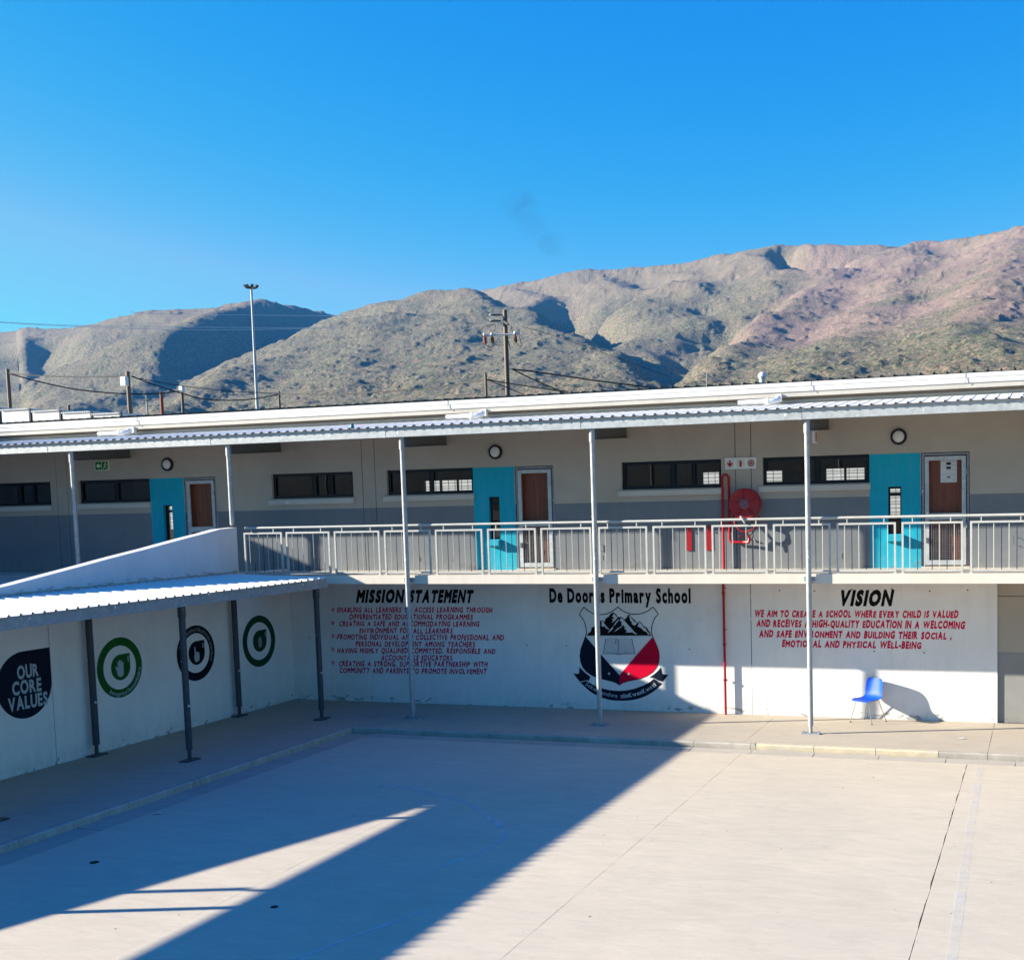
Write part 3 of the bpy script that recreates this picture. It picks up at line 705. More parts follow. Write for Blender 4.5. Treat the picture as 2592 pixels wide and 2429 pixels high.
CN = thing('walkway_canopy', 'steel lean-to canopy with white ribbed roof over the left walkway', 'canopy', (-14.2,-6,0))
def ribsheet_x(y0,y1,xa,za,xb,zb,pitch,h,wd=.03,th=.004):
    prof=[]; y=y1
    while y > y0+1e-6:
        c_=y-pitch/2; prof += [(y,0),(c_+wd,0),(c_+wd*.5,h),(c_-wd*.5,h),(c_-wd,0)]; y-=pitch
    prof.append((y,0)); n=len(prof); vs=[]
    for (x,z,d) in ((xa,za,0),(xb,zb,0),(xa,za,th),(xb,zb,th)):
        for (py_,pz) in prof: vs.append((x,py_,z+pz-d))
    fs=[(i,n+i,n+i+1,i+1) for i in range(n-1)]+[(2*n+i,2*n+i+1,3*n+i+1,3*n+i) for i in range(n-1)]+[(i,i+1,2*n+i+1,2*n+i) for i in range(n-1)]
    return MB().add(vs,fs)
y = -2.0
while y > -17:
    ob('roof_sheet', ribsheet_x(y-2.52+.001,y-.001,-13.98,2.895,XW+.002,2.972,.21,.030), M['sheet'], CN); y -= 2.52
for a,b_ in ((-2.02,-6.0),(-6.0,-10.1),(-10.1,-14.2),(-14.2,-17.1)):
    ob('edge_beam', MB().box(-14.07,-14.02,b_+.002,a-.002,2.705,2.888).box(-14.13,-14.07,b_+.002,a-.002,2.705,2.712), M['galvd'], CN)
ob('edge_beam', MB().box(-16.33,-14.072,-2.07,-2.022,2.72,2.888), M['galvd'], CN)
ob('wall_beam', MB().box(-16.348,-16.29,-17.1,-2.072,2.81,2.966), M['darkbeam'], CN)
ob('flashing_or_light_stop', MB().box(-16.40,-16.352,-17.1,-9.05,2.90,3.012), M['sheet'], CN)  # strip added out of view to stop light leaking through the rib hollows
for y in (-2.14,-6.10,-10.14,-14.0):
    ob('roof_beam', MB().prism([(-16.288,y-.09,2.70),(-14.132,y-.09,2.70),(-14.132,y-.09,2.86),(-16.288,y-.09,2.89)], (0,.045,0)), M['darkbeam'], CN)
    for px_ in (-14.21,-16.22):
        c_ = ob('post', MB().tube([(0,0,.20),(0,0,2.68)], .056 if px_ > -15 else .06, 14), M['postdark'], CN, (px_,y,0))
        ob('post_foot', MB().tube([(0,0,0),(0,0,.21)], .034, 10), M['postdark'], c_, (px_,y,0))
        ob('base_plate', MB().box(-.09,.09,-.17,.17,.001,.022), M['postdark'], c_, (px_,y,0))
        if px_ > -15: ob('post_sleeve', MB().tube([(0,0,2.50),(0,0,2.701)], .068, 14), M['postdark'], c_, (px_,y,0))

WB = thing('west_block', 'plain rendered school block at the far left beyond the terrace', 'school building', (-31,-3,F1))
ob('wall', MB().box(-36,-27.01,-8,-0.3,F1-.02,7.1), M['beige'], WB)
ob('roof', MB().box(-36.2,-27.0,-8.2,-0.2,7.1,7.33), M['gutter'], WB)
NB = thing('rear_block', 'white rendered block glimpsed through the classroom windows', 'school building', (-14,15,F1))
ob('wall', MB().box(-40,4,13.5,17,2.0,6.3), M['gutter'], NB)

# ------------------------------------------------------------------ small fittings
for k, lab in ((-1,'round bulkhead lamp above the leftmost door'),(0,'round bulkhead lamp above the middle turquoise panel'),(1,'round bulkhead lamp above the right hand turquoise panel')):
    x = -11.10+8.4*k; t_ = thing('wall_lamp', lab, 'wall lamp', (x,0,5.42), 'round wall lamps on the gallery')
    ob('lamp_ring', MB().lathe([(.112,0),(.150,0),(.155,-.02),(.150,-.055),(.135,-.07),(.115,-.06),(.112,-.03)], (x,-.001,5.42), 'y', 28), M['frame'], t_)
    ob('lamp_glass', MB().lathe([(.113,-.04),(.105,-.068),(.08,-.088),(.04,-.098),(0,-.10)], (x,-.001,5.42), 'y', 28), M['lampglass'], t_)
# fire equipment sign
S = thing('fire_equipment_sign', 'white sign with red arrow, extinguisher and hose reel symbols', 'sign', (-5.78,-.02,5.02))
ob('board', MB().box(-6.10,-5.47,-.035,-.002,4.905,5.125), M['signwhite'], S)
for i in range(3):
    xc = -6.0+.215*i
    ob('tile', MB().box(xc-.085,xc+.085,-.0375,-.0352,4.93,5.10), plain('sign_field', (.62,.60,.56), .5), S)
ob('arrow_symbol', MB().poly([(-6.017,-.0385,5.08),(-5.983,-.0385,5.08),(-5.983,-.0385,5.02),(-5.945,-.0385,5.045),(-5.945,-.0385,5.0),(-6.0,-.0385,4.945),(-6.055,-.0385,5.0),(-6.055,-.0385,5.045),(-6.017,-.0385,5.02)]), M['red'], S)
xc = -5.785
ob('extinguisher_symbol', MB().box(xc-.022,xc+.022,-.0395,-.0385,4.945,5.045).box(xc-.012,xc+.012,-.0395,-.0385,5.046,5.065).box(xc-.035,xc+.02,-.0395,-.0385,5.066,5.074).box(xc+.032,xc+.038,-.0395,-.0385,4.99,5.07), M['red'], S)
mb = MB(); xc = -5.57
for r0,r1 in ((.0,.022),(.03,.042),(.05,.066)): mb.lathe([(r0,-.0392),(r1,-.0392)], (xc,0,5.015), 'y', 24)
ob('hose_symbol', mb, M['red'], S)
# running man exit sign
S = thing('exit_sign', 'green exit sign with white arrow and running figure', 'sign', (-21.38,-.02,5.44))
ob('board', MB().box(-21.585,-21.18,-.04,-.002,5.335,5.555), M['signglow'], S)
ob('field', MB().box(-21.565,-21.20,-.042,-.0402,5.352,5.538), M['signgreen'], S)
Y_ = -.0432
ob('arrow_symbol', MB().poly([(-21.545,Y_,5.445),(-21.46,Y_,5.515),(-21.46,Y_,5.475),(-21.41,Y_,5.475),(-21.41,Y_,5.415),(-21.46,Y_,5.415),(-21.46,Y_,5.375)]), M['signglow'], S)
ob('door_symbol', MB().box(-21.385,-21.372,Y_,Y_+.001,5.355,5.535), M['signglow'], S)
mb = MB(); mb.lathe([(0,Y_),(.014,Y_)], (-21.265,0,5.515), 'y', 10)
for p,q in (((-21.27,5.50),(-21.285,5.44)),((-21.27,5.49),(-21.32,5.47)),((-21.27,5.49),(-21.235,5.455)),((-21.285,5.44),(-21.255,5.40)),((-21.255,5.40),(-21.225,5.37)),((-21.285,5.44),(-21.31,5.40)),((-21.31,5.40),(-21.345,5.385))):
    d = Vector((q[0]-p[0],0,q[1]-p[1])).normalized(); n_ = Vector((-d.z,0,d.x))*.009
    P_,Q_ = Vector((p[0],Y_-.0005,p[1])),Vector((q[0],Y_-.0005,q[1])); mb.quad(P_-n_,Q_-n_,Q_+n_,P_+n_)
ob('running_figure_symbol', mb, M['signglow'], S)
# projecting sign beside column
S = thing('projecting_sign', 'small salmon and white sign sticking out behind the right hand column', 'sign', (-4.03,-1.45,5.4))
ob('board', MB().box(-4.045,-4.025,-1.62,-1.24,5.29,5.52), M['signwhite'], S)
ob('field', MB().box(-4.0248,-4.0235,-1.47,-1.26,5.31,5.50), M['salmon'], S)
ob('symbol', MB().box(-4.0234,-4.0225,-1.40,-1.35,5.35,5.46), M['red'], S)
ob('bracket', MB().box(-4.042,-4.028,-1.60,-1.58,5.52,5.66), M['galvd'], S)
# notice on the right door
S = thing('door_notice', 'white printed notice taped to the right hand timber door', 'notice', (-1.79,.09,4.74))
ob('sheet', MB().box(-1.94,-1.64,.128,.130,4.535,4.96), M['paper'], S)
mb = MB().box(-1.835,-1.75,.1265,.1278,4.865,4.91).box(-1.835,-1.75,.1265,.1278,4.785,4.83).box(-1.82,-1.76,.1265,.1278,4.62,4.645)
ob('picture', mb, M['dark'], S)
mb = MB()
for z_ in (4.93,4.85,4.76,4.70,4.67,4.60,4.565): mb.box(-1.92,-1.66,.1268,.1278,z_,z_+.004)
ob('ruled_line', mb, M['grey'], S)
ob('tape_blob', MB().lathe([(0,-.068),(.035,-.066),(.045,-.0605)], (-16.27,0,4.47), 'y', 8), M['paper'], B)
# extinguisher boards
for x,lab in ((-6.88,'narrow red backing board on the gallery wall, the one further left'),(-6.465,'narrow red backing board on the gallery wall beside the red pipe')):
    t_ = thing('extinguisher_board', lab, 'backing board', (x,0,3.5), 'red extinguisher backing boards')
    ob('board', MB().box(x-.052,x+.052,-.022,-.001,3.30,3.79), M['red'], t_)
    ob('hook', MB().tube([(x-.01,-.022,3.70),(x-.01,-.06,3.70),(x-.01,-.06,3.73)], .007, 6), M['darkbeam'], t_)
# fire main
FP = thing('fire_pipe', 'red fire main running up the wall through the gallery floor', 'pipe', (-6.16,-.09,0))
ob('pipe', MB().tube([(-6.17,-.085,0.0),(-6.17,-.085,2.75)], .025, 10), M['reddeep'], FP)
ob('pipe', MB().tube([(-6.15,-.085,F1),(-6.15,-.085,4.74),(-6.12,-.085,4.80),(-6.06,-.085,4.80),(-6.02,-.085,4.74),(-6.02,-.085,3.52),(-5.99,-.085,3.47),(-5.74,-.10,3.46)], .026, 10), M['reddeep'], FP)
for z_ in (.70,1.72,2.55,4.3,3.75,3.95): ob('pipe_clip', MB().tube([(-6.205,-.06,z_),(-6.125,-.06,z_)], .012, 6), M['reddeep'], FP)
for z_ in (.70,1.42,2.45): ob('pipe_union', MB().tube([(-6.17,-.085,z_-.02),(-6.17,-.085,z_+.02)], .036, 10), M['reddeep'], FP)
# hose reel
H = thing('fire_hose_reel', 'red fire hose reel mounted beside the fire main on the gallery wall', 'hose reel', (-5.68,-.15,4.2))
hc = (-5.675,0,4.215)
ob('drum', MB().lathe([(0,-.045),(.28,-.045),(.305,-.05),(.305,-.07),(.29,-.075),(.20,-.08),(.20,-.22),(.29,-.225),(.305,-.23),(.305,-.25),(.285,-.255),(.27,-.245),(.12,-.24),(.10,-.25),(0,-.25)], hc, 'y', 40), M['red'], H)
ob('hub', MB().lathe([(.095,-.252),(.09,-.275),(.07,-.285),(.06,-.262),(.0,-.262)], hc, 'y', 24), plain('hub_grey', (.22,.12,.15), .5), H)
coil = []
for i in range(13*12): a_ = 2*math.pi*i/12; coil.append((hc[0]+.24*math.cos(a_), -.09-.12*i/(13*12), hc[2]+.24*math.sin(a_)))
ob('hose', MB().tube(coil, .016, 6), M['rubber'], H)
sp_m = MB()
for i in range(5):
    a_ = 2*math.pi*i/5+.3; sp_m.tube([(hc[0]+.11*math.cos(a_),-.258,hc[2]+.11*math.sin(a_)),(hc[0]+.26*math.cos(a_+.15),-.256,hc[2]+.26*math.sin(a_+.15))], .012, 6)
ob('drum_rib', sp_m, M['red'], H)
lp = [(hc[0]-.25,-.16,4.05),(hc[0]-.21,-.20,3.86),(hc[0]-.12,-.22,3.72),(hc[0],-.22,3.67),(hc[0]+.13,-.22,3.70),(hc[0]+.22,-.20,3.80),(hc[0]+.27,-.15,3.98)]
ob('guide_loop', MB().tube(smooth_path(lp,4), .018, 8), M['red'], H)
ob('valve', MB().tube([(-5.74,-.10,3.46),(-5.62,-.14,3.46),(-5.60,-.14,3.55),(-5.66,-.18,3.66)], [.03,.034,.028,.02], 8).lathe([(0,.0),(.05,.01),(.05,.02),(0,.03)], (-5.80,-.10,3.57), 'z', 12), M['red'], H)
ob('nozzle', MB().tube([(-5.52,-.20,3.62),(-5.50,-.2,3.52),(-5.47,-.19,3.46)], [.02,.014,.01], 8), M['brass'], H)
ob('hose_tail', MB().tube(smooth_path([(-5.66,-.18,3.66),(-5.60,-.2,3.60),(-5.5,-.22,3.66),(-5.45,-.20,3.78),(-5.47,-.12,3.86)],4), .012, 6), M['rubber'], H)
ob('tied_nozzle', MB().tube([(-5.42,-1.575,4.0),(-5.36,-1.585,3.93),(-5.33,-1.585,3.86)], [.02,.026,.014], 8), M['brass'], H)
# small bolts of conduit along dado (drain spouts)
for k in (0,1,2):
    for dx in (-13.0,-12.2,-8.75,-10.0):
        x = dx+8.4*k-8.4*0
        if -16 < x < 0: ob('weep_slot', MB().box(x-.006,x+.006,-.004,-.0005,3.12,3.22), M['darkbeam'], B)
hc2 = [(-8.92,-.03,3.50),(-8.92,-.07,3.50),(-8.92,-.07,3.36),(-8.92,-.03,3.36)]
ob('wall_hook', MB().tube(hc2, .008, 6), M['darkbeam'], B)
ob('wall_hook', MB().tube([(-.62,-.03,3.52),(-.62,-.07,3.52),(-.60,-.07,3.36),(-.60,-.03,3.36)], .008, 6), M['darkbeam'], B)

# ------------------------------------------------------------------ blue chair
CH = thing('plastic_chair', 'blue plastic shell chair with thin metal legs against the white wall', 'chair', (-3.27,-.35,0))
fw_ = Vector((-.50,-.866,0)); rt_ = Vector((-.866,.50,0))   # forward and sideways of the seat
cc = Vector((-3.275,-.35,0))
def cp(f,s,z): return cc+fw_*f+rt_*s+Vector((0,0,z))
prof = [(.255,.425,.200),(.235,.438,.212),(.18,.440,.220),(.08,.430,.222),(-.03,.424,.220),(-.11,.432,.216),(-.165,.460,.212),(-.200,.515,.208),(-.222,.590,.204),(-.240,.670,.200),(-.258,.750,.190),(-.268,.800,.172),(-.272,.818,.140)]
nv = 15; vs = []
for i,(f,z,hw) in enumerate(prof):
    back = min(1,max(0,(i-5)/4))
    for j in range(nv):
        s = -1+2*j/(nv-1); e = abs(s)**3
        vs.append(cp(f+back*.055*e, s*hw, z+(1-back)*(.030*e if i > 1 else .004*e)))
mb = MB(); mb.add(vs, [(i*nv+j,i*nv+j+1,(i+1)*nv+j+1,(i+1)*nv+j) for i in range(len(prof)-1) for j in range(nv-1)], 0, True)
sh = ob('seat_shell', mb, M['blue'], CH)
md = sh.modifiers.new('thick','SOLIDIFY'); md.thickness = .008; md.offset = -1
md = sh.modifiers.new('sub','SUBSURF'); md.levels = 1; md.render_levels = 2
for (fx,fy),(f,s) in zip(((-3.604,-.434),(-3.165,-.635),(-2.945,-.267),(-3.385,-.075)), ((.17,.15),(.17,-.15),(-.13,-.15),(-.13,.15))):
    tp = cp(f,s,.418)
    lg = ob('leg', MB().tube([tp, (fx,fy,.012)], .0085, 8), M['chrome'], CH)
    ob('foot_cap', MB().tube([(fx,fy,0),(fx,fy,.02)], .013, 8), M['rubber'], lg)
ob('seat_frame', MB().tube([cp(.17,.15,.416),cp(.17,-.15,.416),cp(-.13,-.15,.416),cp(-.13,.15,.416),cp(.17,.15,.416)], .008, 6), M['chrome'], CH)

# ------------------------------------------------------------------ lettering
GL = {}
def glyph(ch):
    if ch in GL: return GL[ch]
    cu = bpy.data.curves.new('g','FONT'); cu.body = ch; cu.size = 1; cu.resolution_u = 3; cu.offset = 0.0
    o = bpy.data.objects.new('g', cu); COL.objects.link(o)
    bpy.context.view_layer.update()
    me = o.to_mesh(); V_ = [(v.co.x,v.co.y) for v in me.vertices]; F_ = [tuple(p.vertices) for p in me.polygons]
    # boundary-thickened version: push outline vertices outwards
    from collections import Counter
    ec = Counter(); 
    for f in F_:
        for i in range(len(f)): a,b_ = f[i],f[(i+1)%len(f)]; ec[(a,b_)] += 1
    nrm = {}
    for (a,b_) in ec:
        if (b_,a) not in ec:
            d = Vector((V_[b_][0]-V_[a][0], V_[b_][1]-V_[a][1]))
            if d.length < 1e-9: continue
            n_ = Vector((d.y,-d.x)).normalized()
            nrm.setdefault(a,[]).append(n_); nrm.setdefault(b_,[]).append(n_)
    o.to_mesh_clear(); bpy.data.objects.remove(o); bpy.data.curves.remove(cu)
    NN = {k: sum(v,Vector((0,0))) for k,v in nrm.items()}
    for k,v in NN.items():
        if v.length > 1e-6:
            l = v.length/len(nrm[k]); NN[k] = v.normalized()*min(1.6,1/max(.4,l))
    GL[ch] = (V_,F_,NN); return GL[ch]
def layout(text, bold, gap, space, jit=0.0, seed=1, narrow=None):
    """returns verts, faces; baseline 0, cap height 1, x from 0"""
    rd = random.Random(seed); H_ = max(v[1] for v in glyph('H')[0]); x = 0; V_ = []; F_ = []
    for ch in text:
        if ch == ' ': x += space; continue
        g,f,nn = glyph(ch)
        pts = [((v[0]+(nn[i].x*bold if i in nn else 0))/H_, (v[1]+(nn[i].y*bold if i in nn else 0))/H_) for i,v in enumerate(g)]
        lo = min(p[0] for p in pts); hi = max(p[0] for p in pts)
        sc = 1+jit*rd.uniform(-.12,.12); rot = jit*rd.uniform(-.07,.07); dy = jit*rd.uniform(-.05,.05)
        o_ = len(V_)
        for p in pts:
            xx = (p[0]-lo); yy = p[1]*sc+dy
            V_.append((x+xx+rot*yy, yy))
        F_ += [tuple(i+o_ for i in q) for q in f]
        x += hi-lo+gap
    return V_, F_, x-gap
def text_y(text, x0, x1, zl, zr, h, mat, name, bold=.03, gap=.16, space=.55, shear=0.0, jit=0.0, parent=B, depth=-.003, seed=1, label=None):
    V_,F_,wd = layout(text,bold,gap,space,jit,seed)
    mb = MB(); k = (x1-x0)/(wd)
    mb.add([(x0+(v[0])*k+shear*(v[1]-.5)*h, depth, zl+(zr-zl)*v[0]/wd + v[1]*h) for v in V_], F_)
    return ob(name, mb, mat, parent, label=label)
B_ = B
text_y('MISSION', -14.62, -13.44, 2.235, 2.24, .245, M['black'], 'lettering', .070, .15, .6, .22, .15, label='black heading MISSION STATEMENT')
text_y('STATEMENT', -13.30, -11.76, 2.24, 2.245, .24, M['black'], 'lettering', .070, .15, .6, .22, .15)
rows = [('ENABLING ALL LEARNERS TO ACCESS LEARNING THROUGH',-15.14,-11.31,2.0,2.02),('DIFFERENTIATED EDUCATIONAL PROGRAMMES',-14.83,-11.78,1.845,1.865),
 ('CREATING A SAFE AND ACCOMMODATING LEARNING',-15.10,-11.63,1.69,1.715),('ENVIRONMENT FOR ALL LEARNERS',-14.59,-12.28,1.54,1.56),
 ('PROMOTING INDIVIDUAL AND COLLECTIVE PROFESSIONAL AND',-15.17,-11.06,1.39,1.43),('PERSONAL DEVELOPMENT AMONG TEACHERS',-14.70,-11.75,1.24,1.27),
 ('HAVING HIGHLY QUALIFIED COMMITTED, RESPONSIBLE AND',-15.18,-11.27,1.085,1.135),('ACCOUNTABLE EDUCATORS',-14.07,-12.31,.94,.965),
 ('CREATING A STRONG, SUPPORTIVE PARTNERSHIP WITH',-15.16,-11.47,.785,.845),('COMMUNITY AND PARENTS TO PROMOTE INVOLVEMENT',-15.15,-11.50,.635,.69)]
for i,(s,a,b_,zl,zr) in enumerate(rows): text_y(s,a,b_,zl,zr,.106,M['crimson'],'lettering',.043,.18,.80,.16,.7,seed=i+1,label='crimson line of the mission statement')
for x,z in ((-15.25,2.055),(-15.27,1.76),(-15.28,1.46),(-15.30,1.16),(-15.31,.86)):
    mb = MB(); r0,r1 = .024,.055
    o4 = [(x,z+r1),(x+r1*.75,z),(x,z-r1),(x-r1*.75,z)]; i4 = [(x,z+r0),(x+r0*.75,z),(x,z-r0),(x-r0*.75,z)]
    mb.add([(p[0],-.003,p[1]) for p in o4+i4], [(i,(i+1)%4,(i+1)%4+4,i+4) for i in range(4)])
    ob('bullet_mark', mb, M['crimson'], B)
V1 = [('WE AIM TO CREATE A SCHOOL WHERE EVERY CHILD IS VALUED',-5.56,-1.61,1.975,1.99,.118),('AND RECEIVES A HIGH-QUALITY EDUCATION IN A WELCOMING',-5.52,-1.49,1.78,1.785,.125),
      ('AND SAFE ENVIRONMENT AND BUILDING THEIR SOCIAL ,',-5.47,-1.73,1.575,1.58,.12),('EMOTIONAL AND PHYSICAL WELL-BEING',-5.01,-2.30,1.385,1.392,.118)]
for i,(s,a,b_,zl,zr,h) in enumerate(V1): text_y(s,a,b_,zl,zr,h,M['crimson'],'lettering',.060,.15,.72,.12,.7,seed=20+i,label='crimson line of the vision statement')
text_y('VISION', -3.86, -2.83, 2.22, 2.222, .265, M['black'], 'lettering', .070, .14, .6, .20, .1, label='black heading VISION')
text_y('De Doorns Primary School', -9.98, -6.88, 2.255, 2.255, .265, M['black'], 'lettering', .055, .15, .55, 0, 0, label='black school name De Doorns Primary School')

# ------------------------------------------------------------------ crest
def cr(px, py, d=-.003):
    u, v_ = px/1500, py/1500
    x = (1-u)*(1-v_)*-9.625+u*(1-v_)*-7.523+(1-u)*v_*-9.690+u*v_*-7.572
    z = (1-u)*(1-v_)*2.442+u*(1-v_)*2.446+(1-u)*v_*.423+u*v_*.480
    return (x, d, z)
def crpoly(pts, mat, name, d=-.003): return ob(name, MB().poly([cr(*p,d) for p in pts]), mat, B)
def crline(pts, wd, mat, name, d=-.003, closed=False):
    P_ = [Vector(p) for p in pts]; n = len(P_); vs = []
    for i in range(n):
        a = P_[(i-1)%n] if closed else P_[max(i-1,0)]; b_ = P_[(i+1)%n] if closed else P_[min(i+1,n-1)]
        dd = (b_-a).normalized(); q = Vector((-dd.y,dd.x))*wd/2
        vs += [cr(*(P_[i]-q),d), cr(*(P_[i]+q),d)]
    k = n if closed else n-1
    return ob(name, MB().add(vs, [(2*i,2*((i+1)%n),2*((i+1)%n)+1,2*i+1) for i in range(k)]), mat, B)
rside = [(1388,220),(1430,275),(1468,332),(1420,385),(1385,460),(1366,540),(1363,610),(1385,690),(1435,800),(1472,900),(1485,1000),(1475,1090),(1440,1170),(1380,1245),(1290,1305),(1190,1345),(1080,1370),(980,1390),(905,1418),(866,1448)]
lside = [(305,220),(268,275),(230,332),(285,400),(322,470),(342,560),(346,620),(332,680),(290,790),(255,890),(243,990),(255,1080),(290,1165),(350,1235),(440,1295),(540,1335),(650,1362),(755,1388),(830,1418),(866,1448)]
sc1 = smooth_path([(305,220),(380,282),(470,325),(570,338),(680,322),(770,278),(843,220)],4); sc2 = smooth_path([(843,220),(920,280),(1020,322),(1120,332),(1220,320),(1310,280),(1388,220)],4)
crline(sc1, 14, M['black'], 'crest_outline'); crline(sc2, 14, M['black'], 'crest_outline')
crline(rside, 14, M['black'], 'crest_outline'); crline(lside, 14, M['black'], 'crest_outline')
crpoly([(338,682)]+lside[8:]+[(870,1285)], M['navy'], 'crest_field', -.0045)
crpoly([(1382,682),(870,1285)]+lside[-1:]+list(reversed(rside[8:-1])), M['crestred'], 'crest_field', -.0045)
crpoly([(345,668),(380,630),(415,605),(430,545),(480,520),(520,480),(560,440),(595,425),(630,455),(650,400),(700,370),(725,330),(765,303),(810,325),(840,375),(900,375),(950,415),(985,380),(1000,345),(1030,338),(1060,380),(1130,450),(1150,470),(1185,440),(1215,470),(1240,515),(1290,540),(1330,600),(1368,668)], M['black'], 'crest_mountain', -.0045)
for hl in ([(592,436),(625,470),(660,520),(712,572),(690,570),(650,545),(640,520),(600,530),(580,500),(600,480),(580,460)],
           [(775,325),(805,345),(838,388),(800,430),(745,470),(770,425),(745,410),(785,395),(770,370),(745,375),(765,350)],
           [(893,385),(930,415),(965,455),(1005,500),(1060,560),(1100,610),(1145,645),(1105,640),(1060,610),(1080,600),(1040,620),(960,615),(990,590),(940,560),(960,550),(930,500),(905,520),(900,450),(870,430)],
           [(860,400),(800,470),(770,520),(735,560),(680,628),(740,590),(770,550),(760,530),(800,500),(850,440)],
           [(780,615),(830,560),(880,530),(930,515),(880,545),(840,575)],
           [(1030,350),(1060,395),(1095,445),(1145,470),(1105,515),(1060,485),(1062,460),(1030,425),(1035,395),(1015,375)],
           [(1188,452),(1212,490),(1235,530),(1275,555),(1300,600),(1350,658),(1310,645),(1290,610),(1240,590),(1200,545),(1150,525),(1165,480)]):
    crpoly(hl, M['white2'], 'snow_highlight', -.006)
crline([(350,683),(1375,683)], 14, M['white2'], 'crest_band', -.006)
crline([(345,690),(600,985),(870,1285)], 8, M['white2'], 'crest_band', -.006); crline([(1378,690),(1100,1000),(870,1285)], 6, M['white2'], 'crest_band', -.006)
crpoly([(650,712),(610,950),(730,945),(800,945),(858,958),(920,945),(1000,945),(1108,955),(1060,712),(960,705),(890,705),(848,722),(800,705),(720,705)], M['bookpage'], 'book', -.0045)
crline([(652,715),(610,955),(740,950),(800,955),(858,965),(920,955),(1000,950),(1110,960),(1060,715)], 9, M['black'], 'book_outline', -.006)
crline([(640,930),(750,925),(830,935),(858,945),(890,935),(1000,925),(1085,930)], 5, M['grey'], 'book_outline', -.006)
crline([(848,722),(850,950)], 16, M['grey'], 'book_spine', -.006)
crline([(818,705),(812,760),(796,800)], 8, M['navy'], 'book_ribbon', -.0065)
for c0 in ((705,1265),(1010,1272)):
    crpoly([(c0[0]+(28 if i%2==0 else 11)*math.sin(math.pi*i/5), c0[1]-(28 if i%2==0 else 11)*math.cos(math.pi*i/5)) for i in range(10)], M['white2'], 'star', -.0065)
up_ = smooth_path([(350,1380),(480,1455),(600,1500),(740,1530),(900,1537),(1050,1518),(1200,1468),(1320,1410),(1400,1345)],4)
lo_ = smooth_path([(1525,1430),(1400,1545),(1250,1632),(1080,1682),(900,1695),(720,1682),(560,1632),(400,1545),(228,1385)],4)
crpoly(up_+[(1500,1400)]+lo_+[(260,1400)], M['navy'], 'ribbon')
crpoly([(235,1160),(270,1200),(330,1255),(410,1315),(385,1378),(345,1372),(240,1392),(180,1320),(133,1262),(180,1268),(225,1268)], M['navy'], 'ribbon', -.0042)
crpoly([(1510,1165),(1478,1205),(1430,1255),(1338,1325),(1400,1335),(1470,1375),(1530,1395),(1580,1340),(1625,1285),(1580,1280),(1530,1272)], M['navy'], 'ribbon', -.0042)
crline([(1335,1330),(1395,1338),(1450,1370),(1500,1415)], 9, M['palewhite'], 'ribbon_fold', -.006)
def text_on_path(text, path, h, mat, name, mapper, parent, bold=.02, gap=.14, space=.4):
    V_,F_,wd = layout(text,bold,gap,space); P_ = [Vector(p) for p in path]; L_ = [0]
    for i in range(1,len(P_)): L_.append(L_[-1]+(P_[i]-P_[i-1]).length)
    T_ = L_[-1]; out = []
    for v in V_:
        s = max(0,min(T_-1e-6,v[0]/wd*T_)); i = max(j for j in range(len(L_)-1) if L_[j] <= s)
        t_ = (s-L_[i])/(L_[i+1]-L_[i]); p = P_[i].lerp(P_[i+1],t_); d = (P_[i+1]-P_[i]).normalized(); n_ = Vector((d.y,-d.x))
        out.append(mapper(*(p+n_*v[1]*h)))
    return ob(name, MB().add(out,F_), mat, parent)
text_on_path('Sakukhandwa', smooth_path([(325,1445),(450,1525),(590,1592),(720,1630),(835,1645)],8), 62, M['palewhite'], 'lettering', lambda a,b_: cr(a,b_,-.006), B, .012)
text_on_path('ziinKwenKwezi', smooth_path([(885,1652),(1030,1640),(1180,1600),(1320,1540),(1440,1455)],8), 66, M['white2'], 'lettering', lambda a,b_: cr(a,b_,-.006), B, .02)

# ------------------------------------------------------------------ murals on the ramp wall
XP = XW+.003
def L3(y,z,d=0): return (XP+d,y,z)
def drop(cy0,cz0,r_,mat,name,d=0,corner=1.0):
    pts = [(cy0+r_*math.cos(a_),cz0+r_*math.sin(a_)) for a_ in [math.pi/2+i*(1.5*math.pi)/40 for i in range(41)]]
    pts.append((cy0+r_*corner,cz0+r_*corner))
    return ob(name, MB().poly([L3(p[0],p[1],d) for p in pts]), mat, RW)
def ring(cy0,cz0,r0,r1,mat):
    n = 64; vs = []
    for i in range(n):
        a_ = 2*math.pi*i/n; vs += [L3(cy0+r0*math.cos(a_),cz0+r0*math.sin(a_)),L3(cy0+r1*math.cos(a_),cz0+r1*math.sin(a_))]
    return ob('ring', MB().add(vs,[(2*i,2*i+1,2*((i+1)%n)+1,2*((i+1)%n)) for i in range(n)]), mat, RW)
drop(-7.44,1.485,.565,M['navy'],'drop_emblem')
def text_x(text,y0,y1,z,h,mat,bold=.03,gap=.12):
    V_,F_,wd = layout(text,bold,gap,.5,.3,5)
    ob('lettering', MB().add([L3(y0+v[0]/wd*(y1-y0),z+v[1]*h,.0015) for v in V_],F_), mat, RW)
text_x('OUR',-7.58,-7.14,1.60,.205,M['palewhite'],.04)
text_x('CORE',-7.70,-7.10,1.345,.205,M['palewhite'],.04)
text_x('VALUES',-7.80,-6.98,1.09,.205,M['palewhite'],.04)
for (yc,mat,ri,dr) in ((-5.285,M['green'],.405,.24),(-3.215,M['ink'],.40,.24),(-1.195,M['green2'],.41,.235)):
    ring(yc,1.475,ri,.56,mat); drop(yc+.02,1.475,dr,mat,'drop_emblem')
def polyx(pts,yc,zc,k,mat,name): return ob(name, MB().poly([L3(yc+p[0]*k,zc+p[1]*k,.0015) for p in pts]), mat, RW)
